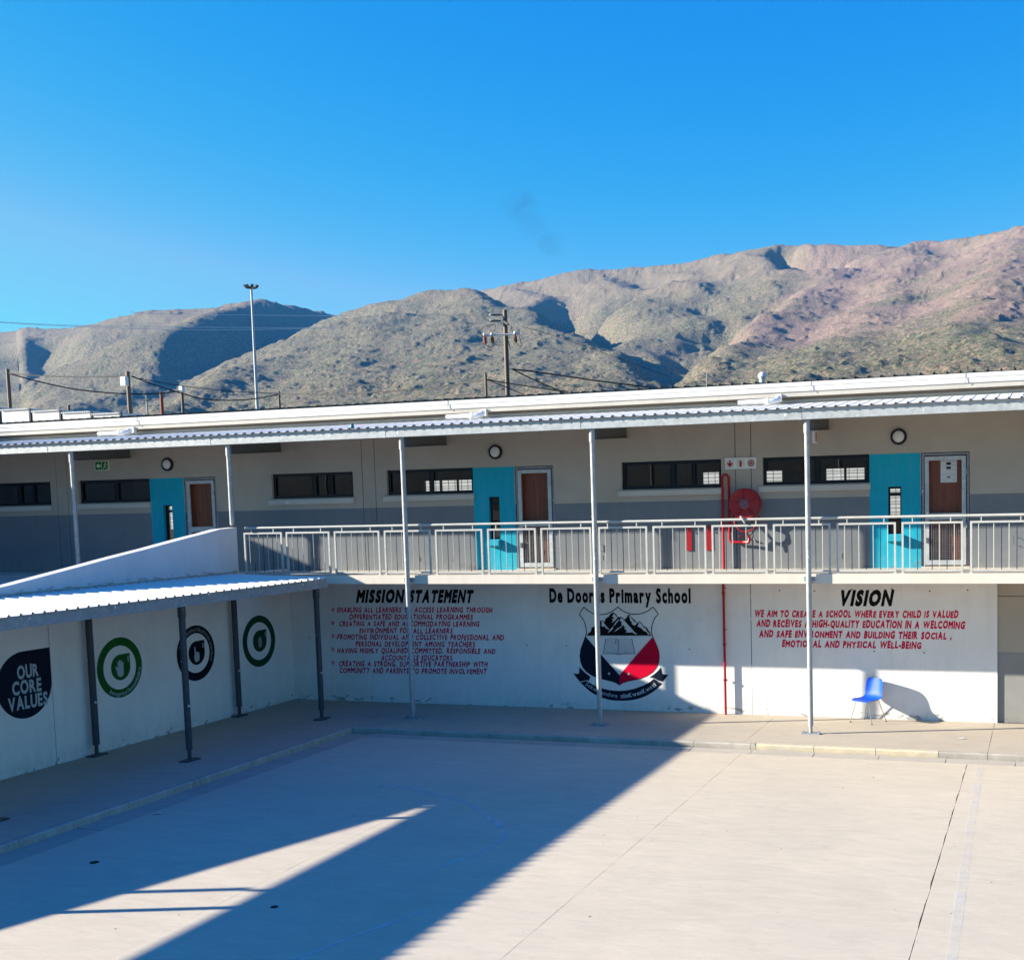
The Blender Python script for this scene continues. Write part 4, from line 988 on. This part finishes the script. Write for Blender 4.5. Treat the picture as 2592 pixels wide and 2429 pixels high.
hand = [(-.25,-1),(-.55,-.75),(-.62,-.3),(-.78,.1),(-.80,.3),(-.66,.34),(-.50,.12),(-.42,.1),(-.46,.75),(-.40,.88),(-.28,.84),(-.22,.40),(-.20,.95),(-.12,1.08),(-.01,1.0),(.02,.42),(.08,.90),(.18,1.0),(.28,.9),(.26,.38),(.36,.66),(.46,.70),(.52,.6),(.46,.1),(.48,-.4),(.40,-.8),(.15,-1)]
polyx(hand,-5.27,1.455,.155,M['palewhite'],'hand_symbol')
point = [(-.25,-1),(-.5,-.6),(-.5,-.1),(-.38,0),(-.40,.95),(-.30,1.05),(-.18,.95),(-.15,.25),(0,.38),(.14,.28),(.2,.35),(.34,.28),(.4,.2),(.5,.15),(.52,-.5),(.35,-.9)]
polyx(point,-3.20,1.445,.155,M['palewhite'],'hand_symbol')
fist = [(-.3,-.9),(-.45,-.3),(-.42,.5),(-.25,.55),(-.2,.7),(0,.8),(.18,.65),(.4,.5),(.45,-.2),(.35,-.8),(.1,-.95)]
polyx(fist,-1.17,1.46,.14,M['grey'],'hand_symbol')
for yc in (-5.285,-3.215,-1.195): ob('accent_mark', MB().quad(L3(yc+.205,1.56,.0015),L3(yc+.225,1.56,.0015),L3(yc+.225,1.66,.0015),L3(yc+.205,1.66,.0015)), M['palewhite'], RW)
def arc(yc,r_,a0,a1,n=24): return [(yc+r_*math.cos(R(a0+(a1-a0)*i/n)), 1.475+r_*math.sin(R(a0+(a1-a0)*i/n))) for i in range(n+1)]
def arctext(text,yc,r_,a0,a1,h,mat,outward):
    V_,F_,wd = layout(text,.012,.12,.4); vs = []
    for v in V_:
        a_ = R(a0+(a1-a0)*v[0]/wd); rr = r_+(v[1]*h if outward else -v[1]*h); vs.append(L3(yc+rr*math.cos(a_),1.475+rr*math.sin(a_),.0015))
    ob('lettering', MB().add(vs,F_), mat, RW)
arctext('Integrity/Intembeko',-5.285,.525,236,353,.075,M['palewhite'],False)
arctext('Accountability/Ukuthwala uxanduvo',-3.215,.44,165,-28,.075,M['grey'],True)

# ------------------------------------------------------------------ terrain
def ridge_h(X, Y, line, kl, kr, cap=None):
    """height of a ridge: crest polyline (x,y,z), falling kl per metre on its left side and kr on its right"""
    best = np.full(X.shape, -1e9); bd = np.full(X.shape, 1e18)
    for (p, q) in zip(line[:-1], line[1:]):
        dx,dy = q[0]-p[0], q[1]-p[1]; L2 = dx*dx+dy*dy
        t_ = np.clip(((X-p[0])*dx+(Y-p[1])*dy)/L2,0,1)
        cx_,cy0 = p[0]+t_*dx, p[1]+t_*dy
        d = np.hypot(X-cx_,Y-cy0); side = (dx*(Y-p[1])-dy*(X-p[0]))/math.sqrt(L2)
        k = kr+(kl-kr)*np.clip(side/120+.5,0,1)
        z = p[2]+(q[2]-p[2])*t_ - k*(np.sqrt(d*d+20**2)-20)*(1+d/750)
        best = np.where(d < bd, z, best); bd = np.minimum(bd, d)
    return best
K = 2592/1988
def rl(*pts): return [tuple(aim(x*K,y*K,d)) for x,y,d in pts]
RIDGES = [
 # far left summit: skyline, and the spur whose right flank lies in shade
 (rl((-700,640,4600),(-300,630,4400),(0,618,4200),(110,632,4000),(190,625,3800),(260,606,3700),(320,599,3600),(400,590,3500),(470,583,3450),(510,577,3400)), .45, .42),
 (rl((510,577,3400),(545,584,3450),(600,592,3550),(650,600,3700),(700,605,3800)), .5, 1.3),
 (rl((510,578,3400),(440,591,3200),(385,604,3050),(345,628,2900),(325,665,2750),(305,700,2600),(270,745,2400)), .70, .30),
 (rl((-60,620,4200),(0,630,3950),(35,645,3700),(15,690,3350),(-40,740,2900)), 1.0, .35),
 # middle hill
 (rl((600,640,3300),(640,612,3050),(665,600,3000),(700,588,2950),(760,571,2900),(850,556,2850),(905,553,2800)), .45, .6),
 (rl((850,557,2850),(905,554,2780),(932,568,2680),(937,576,2600)), .8, .45),
 (rl((660,632,2700),(610,655,2500),(560,680,2300),(500,697,2150),(430,714,2000),(370,764,1750),(300,800,1500)), .26, 1.0),
 (rl((760,600,2600),(700,680,2100),(640,760,1600),(600,830,1200)), .22, .22),
 (rl((900,595,2500),(880,680,1950),(830,760,1450),(800,830,1000)), .22, .22),
 (rl((930,588,2600),(985,592,2500),(1030,600,2350),(1075,628,2150),(1130,655,1950),(1185,672,1750),(1225,705,1500),(1235,745,1250)), .95, .28),
 (rl((1060,650,2000),(1040,700,1600),(1030,780,1100)), .20, .20),
 (rl((1060,780,900),(1140,742,1150),(1190,728,1350)), .3, .6),
 # main ridge on the right
 (rl((900,570,3900),(937,560,3800),(1000,541,3700),(1100,524,3600),(1200,513,3500),(1300,505,3400),(1400,490,3300),(1480,473,3200),(1520,466,3170)), .40, .60),
 (rl((1520,466,3170),(1560,461,3140),(1600,458,3100),(1700,458,3050),(1760,459,3020)), .40, 1.1),
 (rl((1760,459,3020),(1790,460,3000),(1850,457,2950),(1930,447,2850),(1988,433,2750),(2120,415,2600)), .40, .60),
 (rl((1000,552,3500),(1040,562,3300),(1060,575,3150)), .8, .45),
 (rl((1160,530,3350),(1220,552,3100),(1250,575,2900),(1275,590,2750),(1240,640,2450),(1210,665,2200)), .30, .55),
 (rl((1250,578,2850),(1290,584,2700),(1335,602,2500),(1358,628,2350),(1350,660,2150)), 1.1, .35),
 (rl((1300,540,3050),(1340,545,2900),(1370,556,2800)), .8, .4),
 (rl((1330,520,3200),(1380,560,2800),(1420,600,2500),(1450,630,2300)), .3, 1.0),
 (rl((1500,470,3170),(1530,480,3020),(1548,497,2900),(1556,515,2780)), 1.1, .35),
 (rl((1560,515,2780),(1640,500,2860),(1740,476,2960)), .9, .30),
 # pink face running down to the scrub covered foot slope
 (rl((1600,522,2700),(1570,548,2480),(1500,600,2100),(1430,660,1700),(1390,710,1350),(1340,750,1000)), .28, .9),
 (rl((1790,470,2900),(1740,560,2250),(1670,640,1650),(1600,705,1100),(1550,760,700)), .25, .30),
 (rl((1988,445,2650),(1950,540,1950),(1900,620,1350),(1860,700,850)), .25, .28),
 (rl((2250,460,2400),(2180,600,1300),(2120,700,800)), .25, .28),
]
TROUGHS = [
 (rl((1528,482,3080),(1570,503,2900),(1610,516,2820)), 55, 45),
 (rl((1590,514,2850),(1670,494,2950),(1745,477,3010)), 38, 32),
 (rl((1085,572,3050),(1125,605,2750),(1160,640,2450)), 45, 60),
 (rl((1225,566,3000),(1150,584,2850)), 35, 45),
 (rl((1300,735,1500),(1250,690,1800),(1205,660,2050)), 22, 40),
 (rl((1320,690,1950),(1365,640,2300)), 25, 40),
 (rl((70,648,3650),(75,668,3450),(50,690,3250)), 55, 75),
]
def base_h(X, Y):
    s = Y+0.5*np.maximum(0,-X-22)
    e = np.clip((s-17)/7,0,1); e = e*e*(3-2*e)
    return F1-.05+3.0*e+0.052*np.maximum(0,s-24)
def fbm(X, Y, sc, octv, seed):
    rng = np.random.RandomState(seed); out = np.zeros_like(X); a = 1.0
    tab = rng.rand(256,256)*2-1
    for _ in range(octv):
        u = X/sc+rng.rand()*100; v_ = Y/sc+rng.rand()*100
        iu = np.floor(u).astype(int); iv = np.floor(v_).astype(int); fu = u-iu; fv = v_-iv
        fu = fu*fu*(3-2*fu); fv = fv*fv*(3-2*fv)
        g = lambda i,j: tab[i%256, j%256]
        out += a*((g(iu,iv)*(1-fu)+g(iu+1,iv)*fu)*(1-fv)+(g(iu,iv+1)*(1-fu)+g(iu+1,iv+1)*fu)*fv)
        a *= .5; sc *= .5
    return out
def blur(Z, n, ax):
    c_ = np.cumsum(np.concatenate([np.repeat(Z.take([0],ax),n+1,ax),Z,np.repeat(Z.take([-1],ax),n,ax)],ax),ax)
    L_ = Z.shape[ax]; return (c_.take(np.arange(2*n+1,2*n+1+L_),ax)-c_.take(np.arange(0,L_),ax))/(2*n+1)
def terrain_h(X, Y, smooth=False):
    bz = base_h(X,Y); Dm = np.hypot(X-CAM.x,Y-CAM.y)
    wx = X+fbm(X,Y,160,3,3)*22; wy_ = Y+fbm(X,Y,160,3,4)*22
    hs = [ridge_h(wx,wy_,l,kl,kr) for l,kl,kr in RIDGES]
    k = 9.0; mxh = np.maximum.reduce(hs); mxh = np.maximum(mxh, bz-60)
    acc = sum(np.exp(np.clip((h-mxh)/k,-50,0)) for h in hs)
    z = mxh+k*np.log(np.maximum(acc,1e-9))-k*.5
    if smooth:
        for _ in range(2): z = blur(blur(z,4,0),2,1)
    amt = np.clip((z-bz)/30,0,1)
    rg = 1-np.abs(fbm(X,Y,190,5,5))
    rk = 1-np.abs(fbm(X,Y*1.6,70,4,15)); 
    for line,dp,wd in TROUGHS:
        bd = np.full(X.shape,1e9)
        for (p,q) in zip(line[:-1],line[1:]):
            dx,dy = q[0]-p[0],q[1]-p[1]; t_ = np.clip(((wx-p[0])*dx+(wy_-p[1])*dy)/(dx*dx+dy*dy),0,1)
            bd = np.minimum(bd,np.hypot(wx-p[0]-t_*dx,wy_-p[1]-t_*dy))
        z = z-dp*np.exp(-(bd/wd)**2)
    z = z+amt*((rg-.75)*8+fbm(X,Y,60,5,6)*2.6+np.maximum(0,rk-.80)*18)
    z = np.where(z > bz, z, bz+np.maximum(0,0))
    return np.maximum(z,bz)+np.clip((Dm-70)/200,0,1)*fbm(X,Y,25,4,8)*1.2
def grid_mesh(X, Y, Z):
    n,m_ = X.shape
    co = np.stack([X,Y,Z],-1).reshape(-1,3)
    idx = np.arange(n*m_).reshape(n,m_)
    q = np.stack([idx[:-1,:-1],idx[1:,:-1],idx[1:,1:],idx[:-1,1:]],-1).reshape(-1,4)
    me = bpy.data.meshes.new('terrain'); me.vertices.add(len(co)); me.vertices.foreach_set('co',co.ravel().astype(np.float32))
    me.loops.add(q.size); me.loops.foreach_set('vertex_index',q.ravel().astype(np.int32))
    me.polygons.add(len(q)); me.polygons.foreach_set('loop_start',np.arange(0,q.size,4,dtype=np.int32)); me.polygons.foreach_set('loop_total',np.full(len(q),4,dtype=np.int32))
    me.polygons.foreach_set('use_smooth',np.ones(len(q),bool)); me.update(calc_edges=True); me.validate(); return me
az0 = np.concatenate([np.linspace(-86,-46,40)[:-1], np.linspace(-46,22,880), np.linspace(22,75,50)[1:]])
rr = np.concatenate([np.geomspace(33,400,50)[:-1], np.geomspace(400,5200,520)])
A,RR = np.meshgrid(np.radians(az0),rr,indexing='ij')
X = CAM.x+RR*np.sin(A); Y = CAM.y+RR*np.cos(A)
Z = terrain_h(X,Y,True); Z = np.where(Y < 9.6, -3.0, Z)
# terrain material
m, t, b = nmat('hillside', 0.95, 0, 0.1)
v = coords(t)
geo = t.nodes.new('ShaderNodeSeparateXYZ'); t.links.new(v, geo.inputs[0])
scrub = mix(t, ramp(t, noise(t, v, .012, 8, .7, .5), [(.38,0),(.62,1)]), (.135,.155,.088), (.20,.19,.125))
soil = mix(t, ramp(t, noise(t, v, .02, 6, .7), [(.4,0),(.6,1)]), (.30,.24,.17), (.34,.23,.17))
bush = ramp(t, noise(t, v, .20, 7, .78), [(.48,0),(.55,1)])
vb = N(t, 'ShaderNodeTexVoronoi'); vb.inputs['Scale'].default_value = .16; t.links.new(v, vb.inputs['Vector'])
bd_ = math_(t, 'ADD', vb.outputs['Distance'], math_(t, 'MULTIPLY', math_(t, 'SUBTRACT', noise(t, v, .03, 5, .7), .5), 1.1))
bushy = ramp(t, bd_, [(.34,1),(.44,0)])
c = mix(t, bush, scrub, soil)
c = mix(t, math_(t, 'MULTIPLY', bushy, .50), c, (.085,.105,.055))
dk = ramp(t, noise(t, v, .34, 5, .7), [(.38,.38),(.54,1.0)])
c = mix(t, 1.0, c, dk, 'MULTIPLY')
# the burnt pink face lies to the right, above the foothill
nz = noise(t, v, .0045, 7, .68, .5)
mx_ = math_(t, 'ADD', math_(t, 'DIVIDE', math_(t, 'ADD', geo.outputs[0], 600.0), 160.0), math_(t, 'MULTIPLY', math_(t, 'SUBTRACT', nz, .5), 5.0), True)
mz_ = math_(t, 'ADD', math_(t, 'DIVIDE', math_(t, 'SUBTRACT', geo.outputs[2], 185.0), 40.0), math_(t, 'MULTIPLY', math_(t, 'SUBTRACT', noise(t, v, .006, 6, .65), .5), 4.0), True)
hm = math_(t, 'MULTIPLY', math_(t, 'MULTIPLY', mx_, mz_), ramp(t, noise(t, v, .0035, 7, .7, .8), [(.42,.12),(.52,1)]))
hi_ = math_(t, 'ADD', math_(t, 'DIVIDE', math_(t, 'SUBTRACT', geo.outputs[2], 455.0), 70.0), math_(t, 'MULTIPLY', math_(t, 'SUBTRACT', noise(t, v, .006, 7, .72, .5), .5), 4.5), True)
c = mix(t, math_(t, "MULTIPLY", hi_, .6), c, mix(t, ramp(t, noise(t, v, .05, 8, .75), [(.35,0),(.65,1)]), (.29,.215,.155), (.18,.15,.11)))
pink = mix(t, ramp(t, noise(t, v, .045, 8, .72), [(.35,0),(.65,1)]), (.33,.225,.175), (.22,.16,.135))
c = mix(t, math_(t,'MULTIPLY',hm,.85), c, pink)
t.links.new(c, b.inputs['Base Color'])
hb = math_(t,'ADD',noise(t, v, .12, 7, .75),math_(t,'MULTIPLY',noise(t, v, .5, 4, .7),.3))
hb = math_(t,'ADD',hb,math_(t,'MULTIPLY',bushy,.12))
bump(t, b, hb, 0.9, 6.0)
M['hill'] = m
me = grid_mesh(X,Y,Z); me.materials.append(m); hill = bpy.data.objects.new('mountain_terrain', me); place(hill,None); hill['kind'] = 'structure'
# low hills behind the viewer, seen only as reflections in the window panes
a2 = np.linspace(95,265,160); r2_ = np.linspace(900,2600,40); A,RR = np.meshgrid(np.radians(a2),r2_,indexing='ij')
X = RR*np.sin(A); Y = RR*np.cos(A)-23; Z = (110+fbm(X,Y,700,5,11)*70)*np.clip(1-np.abs((RR-1700)/800),0,1)**.8-1
me = grid_mesh(X,Y,Z); me.materials.append(m); h2 = bpy.data.objects.new('distant_hills', me); place(h2,None); h2['kind'] = 'structure'
def gz(x,y): return float(terrain_h(np.array([[x]],float),np.array([[y]],float))[0,0])

# ------------------------------------------------------------------ cabins, poles and wires behind the school
for i,(x0,x1,lab) in enumerate(((4,73,'largest of the white corrugated cabins, furthest left above the gutter'),(82,150,'second white corrugated cabin from the left above the gutter'),(158,229,'third white corrugated cabin from the left above the gutter'),(235,303,'lowest and rightmost of the four white corrugated cabins'),(-72,-5,'white corrugated cabin cut off by the left edge of the photo'))):
    d0 = 55+i*1.2 if i < 4 else 54
    yd = lambda px_,py_: aim(px_,py_,55*(15.0-CAM.y)/(aim(px_,py_,55).y-CAM.y))
    a = yd(x0,1037+x0*.045); b_ = yd(x1,1035+x1*.045); top = (a.z+b_.z)/2; g_ = gz(a.x,a.y)-.3 if a.y > 9.6 else F1
    T = thing('prefab_cabin', lab, 'cabin', (a.x,a.y,g_), 'white prefabricated cabins behind the school')
    dv = Vector((1,0,0)); nv_ = Vector((0,1,0))
    def cabp(u,w_,z): q = Vector((a.x,a.y,0))+dv*u+nv_*w_; return (q.x,q.y,z)
    rb_ = (b_-CAM); W_ = CAM.x+rb_.x/rb_.y*(a.y-CAM.y)-a.x; Dp = 1.6
    ob('wall', MB().prism([cabp(0,0,g_),cabp(W_,0,g_),cabp(W_,Dp,g_),cabp(0,Dp,g_)],(0,0,top-g_)), M['gutter'], T)
    ob('corner_post', MB().prism([cabp(W_+.005,-.03,g_),cabp(W_+.08,-.03,g_),cabp(W_+.08,.05,g_),cabp(W_+.005,.05,g_)],(0,0,top-g_+.02)), M['darkbeam'], T)
    mb = MB(); n = 16
    for k in range(n):
        u0,u1 = W_*k/n,W_*(k+.55)/n; mb.prism([cabp(u0,-.06,top),cabp(u1,-.06,top),cabp(u1,Dp+.06,top),cabp(u0,Dp+.06,top)],(0,0,.045))
    mb.prism([cabp(-.03,-.05,top+.001),cabp(W_+.03,-.05,top+.001),cabp(W_+.03,Dp+.05,top+.001),cabp(-.03,Dp+.05,top+.001)],(0,0,.02))
    ob('roof', mb, M['gutter'], T)
def pole(name,label,cat,px_top,d,px_bot,r_,mat,group=None,parts=None):
    tp = aim(*px_top,d); bt_ = aim(*px_bot,d); k = (tp-bt_); g_ = gz(tp.x,tp.y)
    bt2 = Vector((tp.x,tp.y,g_-.5))
    T = thing(name,label,cat,(tp.x,tp.y,g_),group)
    ob('shaft', MB().tube([bt2,tp],[r_,r_*(.55 if cat == 'light mast' else .85)],10), mat, T)
    return T, tp
RTv = Vector((math.cos(YAW),-math.sin(YAW),0))
# flood light mast
T,tp = pole('light_mast','tall slim grey floodlight mast rising above the left mountain','light mast',(636,730),150,(649,1035),.21,M['galv'])
mb = MB().lathe([(.50,0),(.54,.04),(.50,.08),(.46,.04),(.50,0)], tp, 'z', 16)
for i in range(8): a_ = i*math.pi/4; mb.tube([tp,tp+Vector((.5*math.cos(a_),.5*math.sin(a_),.04))], .03, 5)
ob('head_frame', mb, M['darkbeam'], T)
for i in range(8):
    a_ = 2*math.pi*i/8; c_ = tp+Vector((.62*math.cos(a_),.62*math.sin(a_),.22)); d_ = Vector((math.cos(a_),math.sin(a_),0)); s_ = Vector((-d_.y,d_.x,0))
    q = [c_-s_*.16-Vector((0,0,.14))-d_*.08, c_+s_*.16-Vector((0,0,.14))-d_*.08, c_+s_*.16+Vector((0,0,.16))+d_*.14, c_-s_*.16+Vector((0,0,.16))+d_*.14]
    ob('floodlight', MB().prism(q, d_*.12-Vector((0,0,.06))), M['darkbeam'], T)
# big wooden pole with cross arm
T,tp = pole('utility_pole','thick timber power pole with white cross arm and insulators','utility pole',(1278,785),58,(1292,1005),.125,M['polewood'])
def ap(x,y,d=58): return aim(x,y,d)
ob('cross_arm', MB().tube([ap(1226,850)+Vector((0,-.15,0)),ap(1320,846)+Vector((0,-.15,0))], .05, 6), M['gutter'], T)
ob('cross_arm', MB().tube([ap(1274,812)+Vector((0,-.16,0)),ap(1298,824)+Vector((0,-.5,0))], .06, 6), M['darkbeam'], T)
ob('arm_strut', MB().tube([ap(1287,852)+Vector((0,-.16,0)),ap(1299,886)+Vector((0,-.3,0))], .02, 5), M['darkbeam'], T)
for (x,y) in ((1231,850),(1250,849),(1308,846)):
    f_ = ap(x,y)+Vector((0,-.2,0)); g2 = ap(x+3,y+24)+Vector((0,-.2,0))
    ob('fuse_insulator', MB().tube([f_,f_.lerp(g2,.2),f_.lerp(g2,.25),f_.lerp(g2,.8),f_.lerp(g2,.85),g2], [.04,.04,.085,.085,.04,.03], 8), M['polered'], T)
    ob('insulator_cap', MB().lathe([(0,.10),(.06,.08),(.08,0),(.05,-.05)], f_+Vector((0,0,.02)), 'z', 8), M['pvc'], T)
for (x,y) in ((1262,797),(1262,812)):
    ob('strain_insulator', MB().tube([ap(1275,y),ap(1262,y),ap(1248,y),ap(1241,y)], [.015,.05,.05,.02], 7), M['darkbeam'], T)
    ob('insulator_cap', MB().lathe([(0,.07),(.07,0),(0,-.07)], ap(1241,y), 'z', 8), M['pvc'], T)
for pts in (((1241,797),(1234,806),(1236,812),(1243,813)),((1256,824),(1236,826),(1219,838),(1220,846),(1228,851)),((1243,813),(1257,822),(1257,838),(1246,847)),((1232,873),(1244,880),(1258,872),(1265,858)),((1318,850),(1324,872),(1322,880),(1310,866)),((1298,824),(1301,838),(1306,846)),((1258,872),(1268,876),(1280,874))):
    ob('jumper_wire', MB().tube(smooth_path([tuple(ap(*p)+Vector((0,-.2,0))) for p in pts],4), .014, 4), M['wire'], T)
G_ = 'slender poles standing behind the school'
T,tp3 = pole('short_pole','short pale timber pole just left of the big power pole','pole',(1229,944),48,(1232,1003),.06,M['polewood'],G_)
T,tpl = pole('service_pole','dark service pole with a small white box near its top','pole',(323,940),52,(327,1050),.09,M['polewood'],G_)
q = aim(316,960,51.6); ob('meter_box', MB().box(q.x-.14,q.x+.1,q.y-.1,q.y+.08,q.z-.25,q.z+.1), M['gutter'], T)
T,tpll = pole('leaning_pole','weathered pole at the far left behind the largest cabin','pole',(19,934),58,(31,1036),.085,M['polewood'],G_)
T,_ = pole('red_post','rust red post standing alone between two dark poles','pole',(408,993),60,(411,1048),.085,M['polered'],G_)
T,tp4 = pole('capped_pole','dark thin pole with a white cap right of the red post','pole',(460,980),58,(464,1044),.07,M['polewood'],G_)
q = aim(460,985,57.8); ob('pole_cap', MB().box(q.x-.09,q.x+.09,q.y-.09,q.y+.09,q.z-.12,q.z+.14), M['pvc'], T)
T,tp5 = pole('thin_pole','thin dark pole right of the tall light mast','pole',(706,990),60,(708,1030),.06,M['polewood'],G_)
T,tp6 = pole('cross_pole','far small pole with two short cross arms','pole',(371,1002),110,(374,1048),.07,M['galvd'],G_)
ob('cross_arm', MB().tube([aim(364,1013,110),aim(380,1013,110)], .05, 5).tube([aim(366,1007,110),aim(375,1007,110)], .035, 5), M['darkbeam'], T)
T,_ = pole('stub_pole','black stub pole rising behind the third white cabin','pole',(174,1025),66,(177,1050),.08,M['polewood'],G_)
T,_ = pole('far_post','tiny far post in front of the foothill right of the gully','pole',(1789,944),90,(1790,975),.04,M['galvd'],G_)
def wire(label, pts, d, r_=.022, mat='wire', d1=None):
    P_ = [tuple(aim(x,y,d+(d1-d)*i/(len(pts)-1) if d1 else d)) for i,(x,y) in enumerate(pts)]
    return tag(ob('overhead_cable', MB().tube(smooth_path(P_,5), r_, 5), M[mat]), label, 'cable', 'overhead cables behind the school')
wire('upper cable from the leaning pole to the service pole', [(22,945),(120,952),(220,954),(322,952)], 57, .02, 'wire', 52)
wire('sagging cable from the leaning pole past the service pole to the capped pole', [(22,945),(95,965),(190,985),(300,996),(400,996),(460,989)], 57, .028)
wire('cable running down from the service pole to the capped pole', [(334,952),(380,970),(420,983),(458,995)], 53, .028, 'wire', 58)
wire('sagging cable from the capped pole to the thin pole by the mast', [(464,996),(510,1009),(570,1013),(640,1010),(705,998)], 58, .026)
wire('long faint cable from the service pole across to the thin pole', [(334,954),(430,972),(560,988),(705,996)], 56, .016)
wire('cable from the thin pole to the short pole by the power pole', [(706,996),(820,998),(950,993),(1100,980),(1228,961)], 58, .022, 'wire', 48)
wire('cable falling from the short pole behind the power pole to the roof', [(1232,960),(1275,968),(1340,978),(1440,992)], 48, .022)
wire('short cable dropping from the short pole to the roof edge', [(1232,960),(1270,975),(1325,998)], 48, .02)
wire('thick cable from the power pole falling to the right', [(1296,934),(1380,944),(1500,962),(1665,983)], 57, .035)
wire('second thick cable from the power pole falling steeply to the roof', [(1296,934),(1350,960),(1425,993)], 57, .03)
wire('thin line from the power pole cross arm running right and down', [(1320,826),(1420,855),(1560,905),(1700,955)], 58, .010)
wire('pale high voltage line crossing the shaded mountain, uppermost', [(330,790),(394,794),(600,797),(800,799),(900,798)], 420, .07, 'wirepale')
wire('pale high voltage line crossing the shaded mountain, middle of three', [(-40,812),(136,822),(421,827),(640,829),(850,829)], 430, .07, 'wirepale')
wire('pale high voltage line crossing the shaded mountain, lowest', [(-40,814),(136,824),(421,834),(640,834),(856,830)], 420, .07, 'wirepale')

# ------------------------------------------------------------------ thin drifting smoke above the middle hill
m = bpy.data.materials.new('smoke_air'); m.use_nodes = True; t = m.node_tree; t.nodes.clear()
pv = t.nodes.new('ShaderNodeVolumePrincipled'); pv.inputs['Color'].default_value = (.04,.06,.10,1)
t.links.new(math_(t,'MULTIPLY',ramp(t, noise(t, coords(t,(1,1,.8)), .022, 4, .6, .5), [(.46,0),(.70,1)]), .0048), pv.inputs['Density'])
o_ = t.nodes.new('ShaderNodeOutputMaterial'); t.links.new(pv.outputs[0], o_.inputs['Volume'])
mb = MB()
for (x,y,rx,rz) in ((1400,615,42,26),(1352,565,40,34),(1318,520,44,34)):
    c_ = aim(x,y,2500); n = 14; vs = [(c_.x,c_.y,c_.z-rz)]
    for i in range(1,7):
        th = math.pi*i/7
        for j in range(n): a_ = 2*math.pi*j/n; vs.append((c_.x+rx*math.sin(th)*math.cos(a_),c_.y+rx*math.sin(th)*math.sin(a_),c_.z-rz*math.cos(th)))
    vs.append((c_.x,c_.y,c_.z+rz)); fs = []
    for j in range(n):
        fs.append((0,1+(j+1)%n,1+j)); fs.append((len(vs)-1,1+5*n+j,1+5*n+(j+1)%n))
        for i in range(5): fs.append((1+i*n+j,1+i*n+(j+1)%n,1+(i+1)*n+(j+1)%n,1+(i+1)*n+j))
    mb.add(vs,fs)
struct('smoke', mb, m, 'stuff')

# ------------------------------------------------------------------ air
HZ = True
if HZ:
    m = bpy.data.materials.new('haze_air'); m.use_nodes = True; t = m.node_tree; t.nodes.clear()
    pv = t.nodes.new('ShaderNodeVolumePrincipled'); pv.inputs['Color'].default_value = (.09,.42,1,1); pv.inputs['Density'].default_value = .000045
    pv.inputs['Anisotropy'].default_value = 0.0
    o_ = t.nodes.new('ShaderNodeOutputMaterial'); t.links.new(pv.outputs[0], o_.inputs['Volume'])
    struct('haze', MB().box(-7100,7100,-7100,7100,-1.7,950), m, 'stuff')
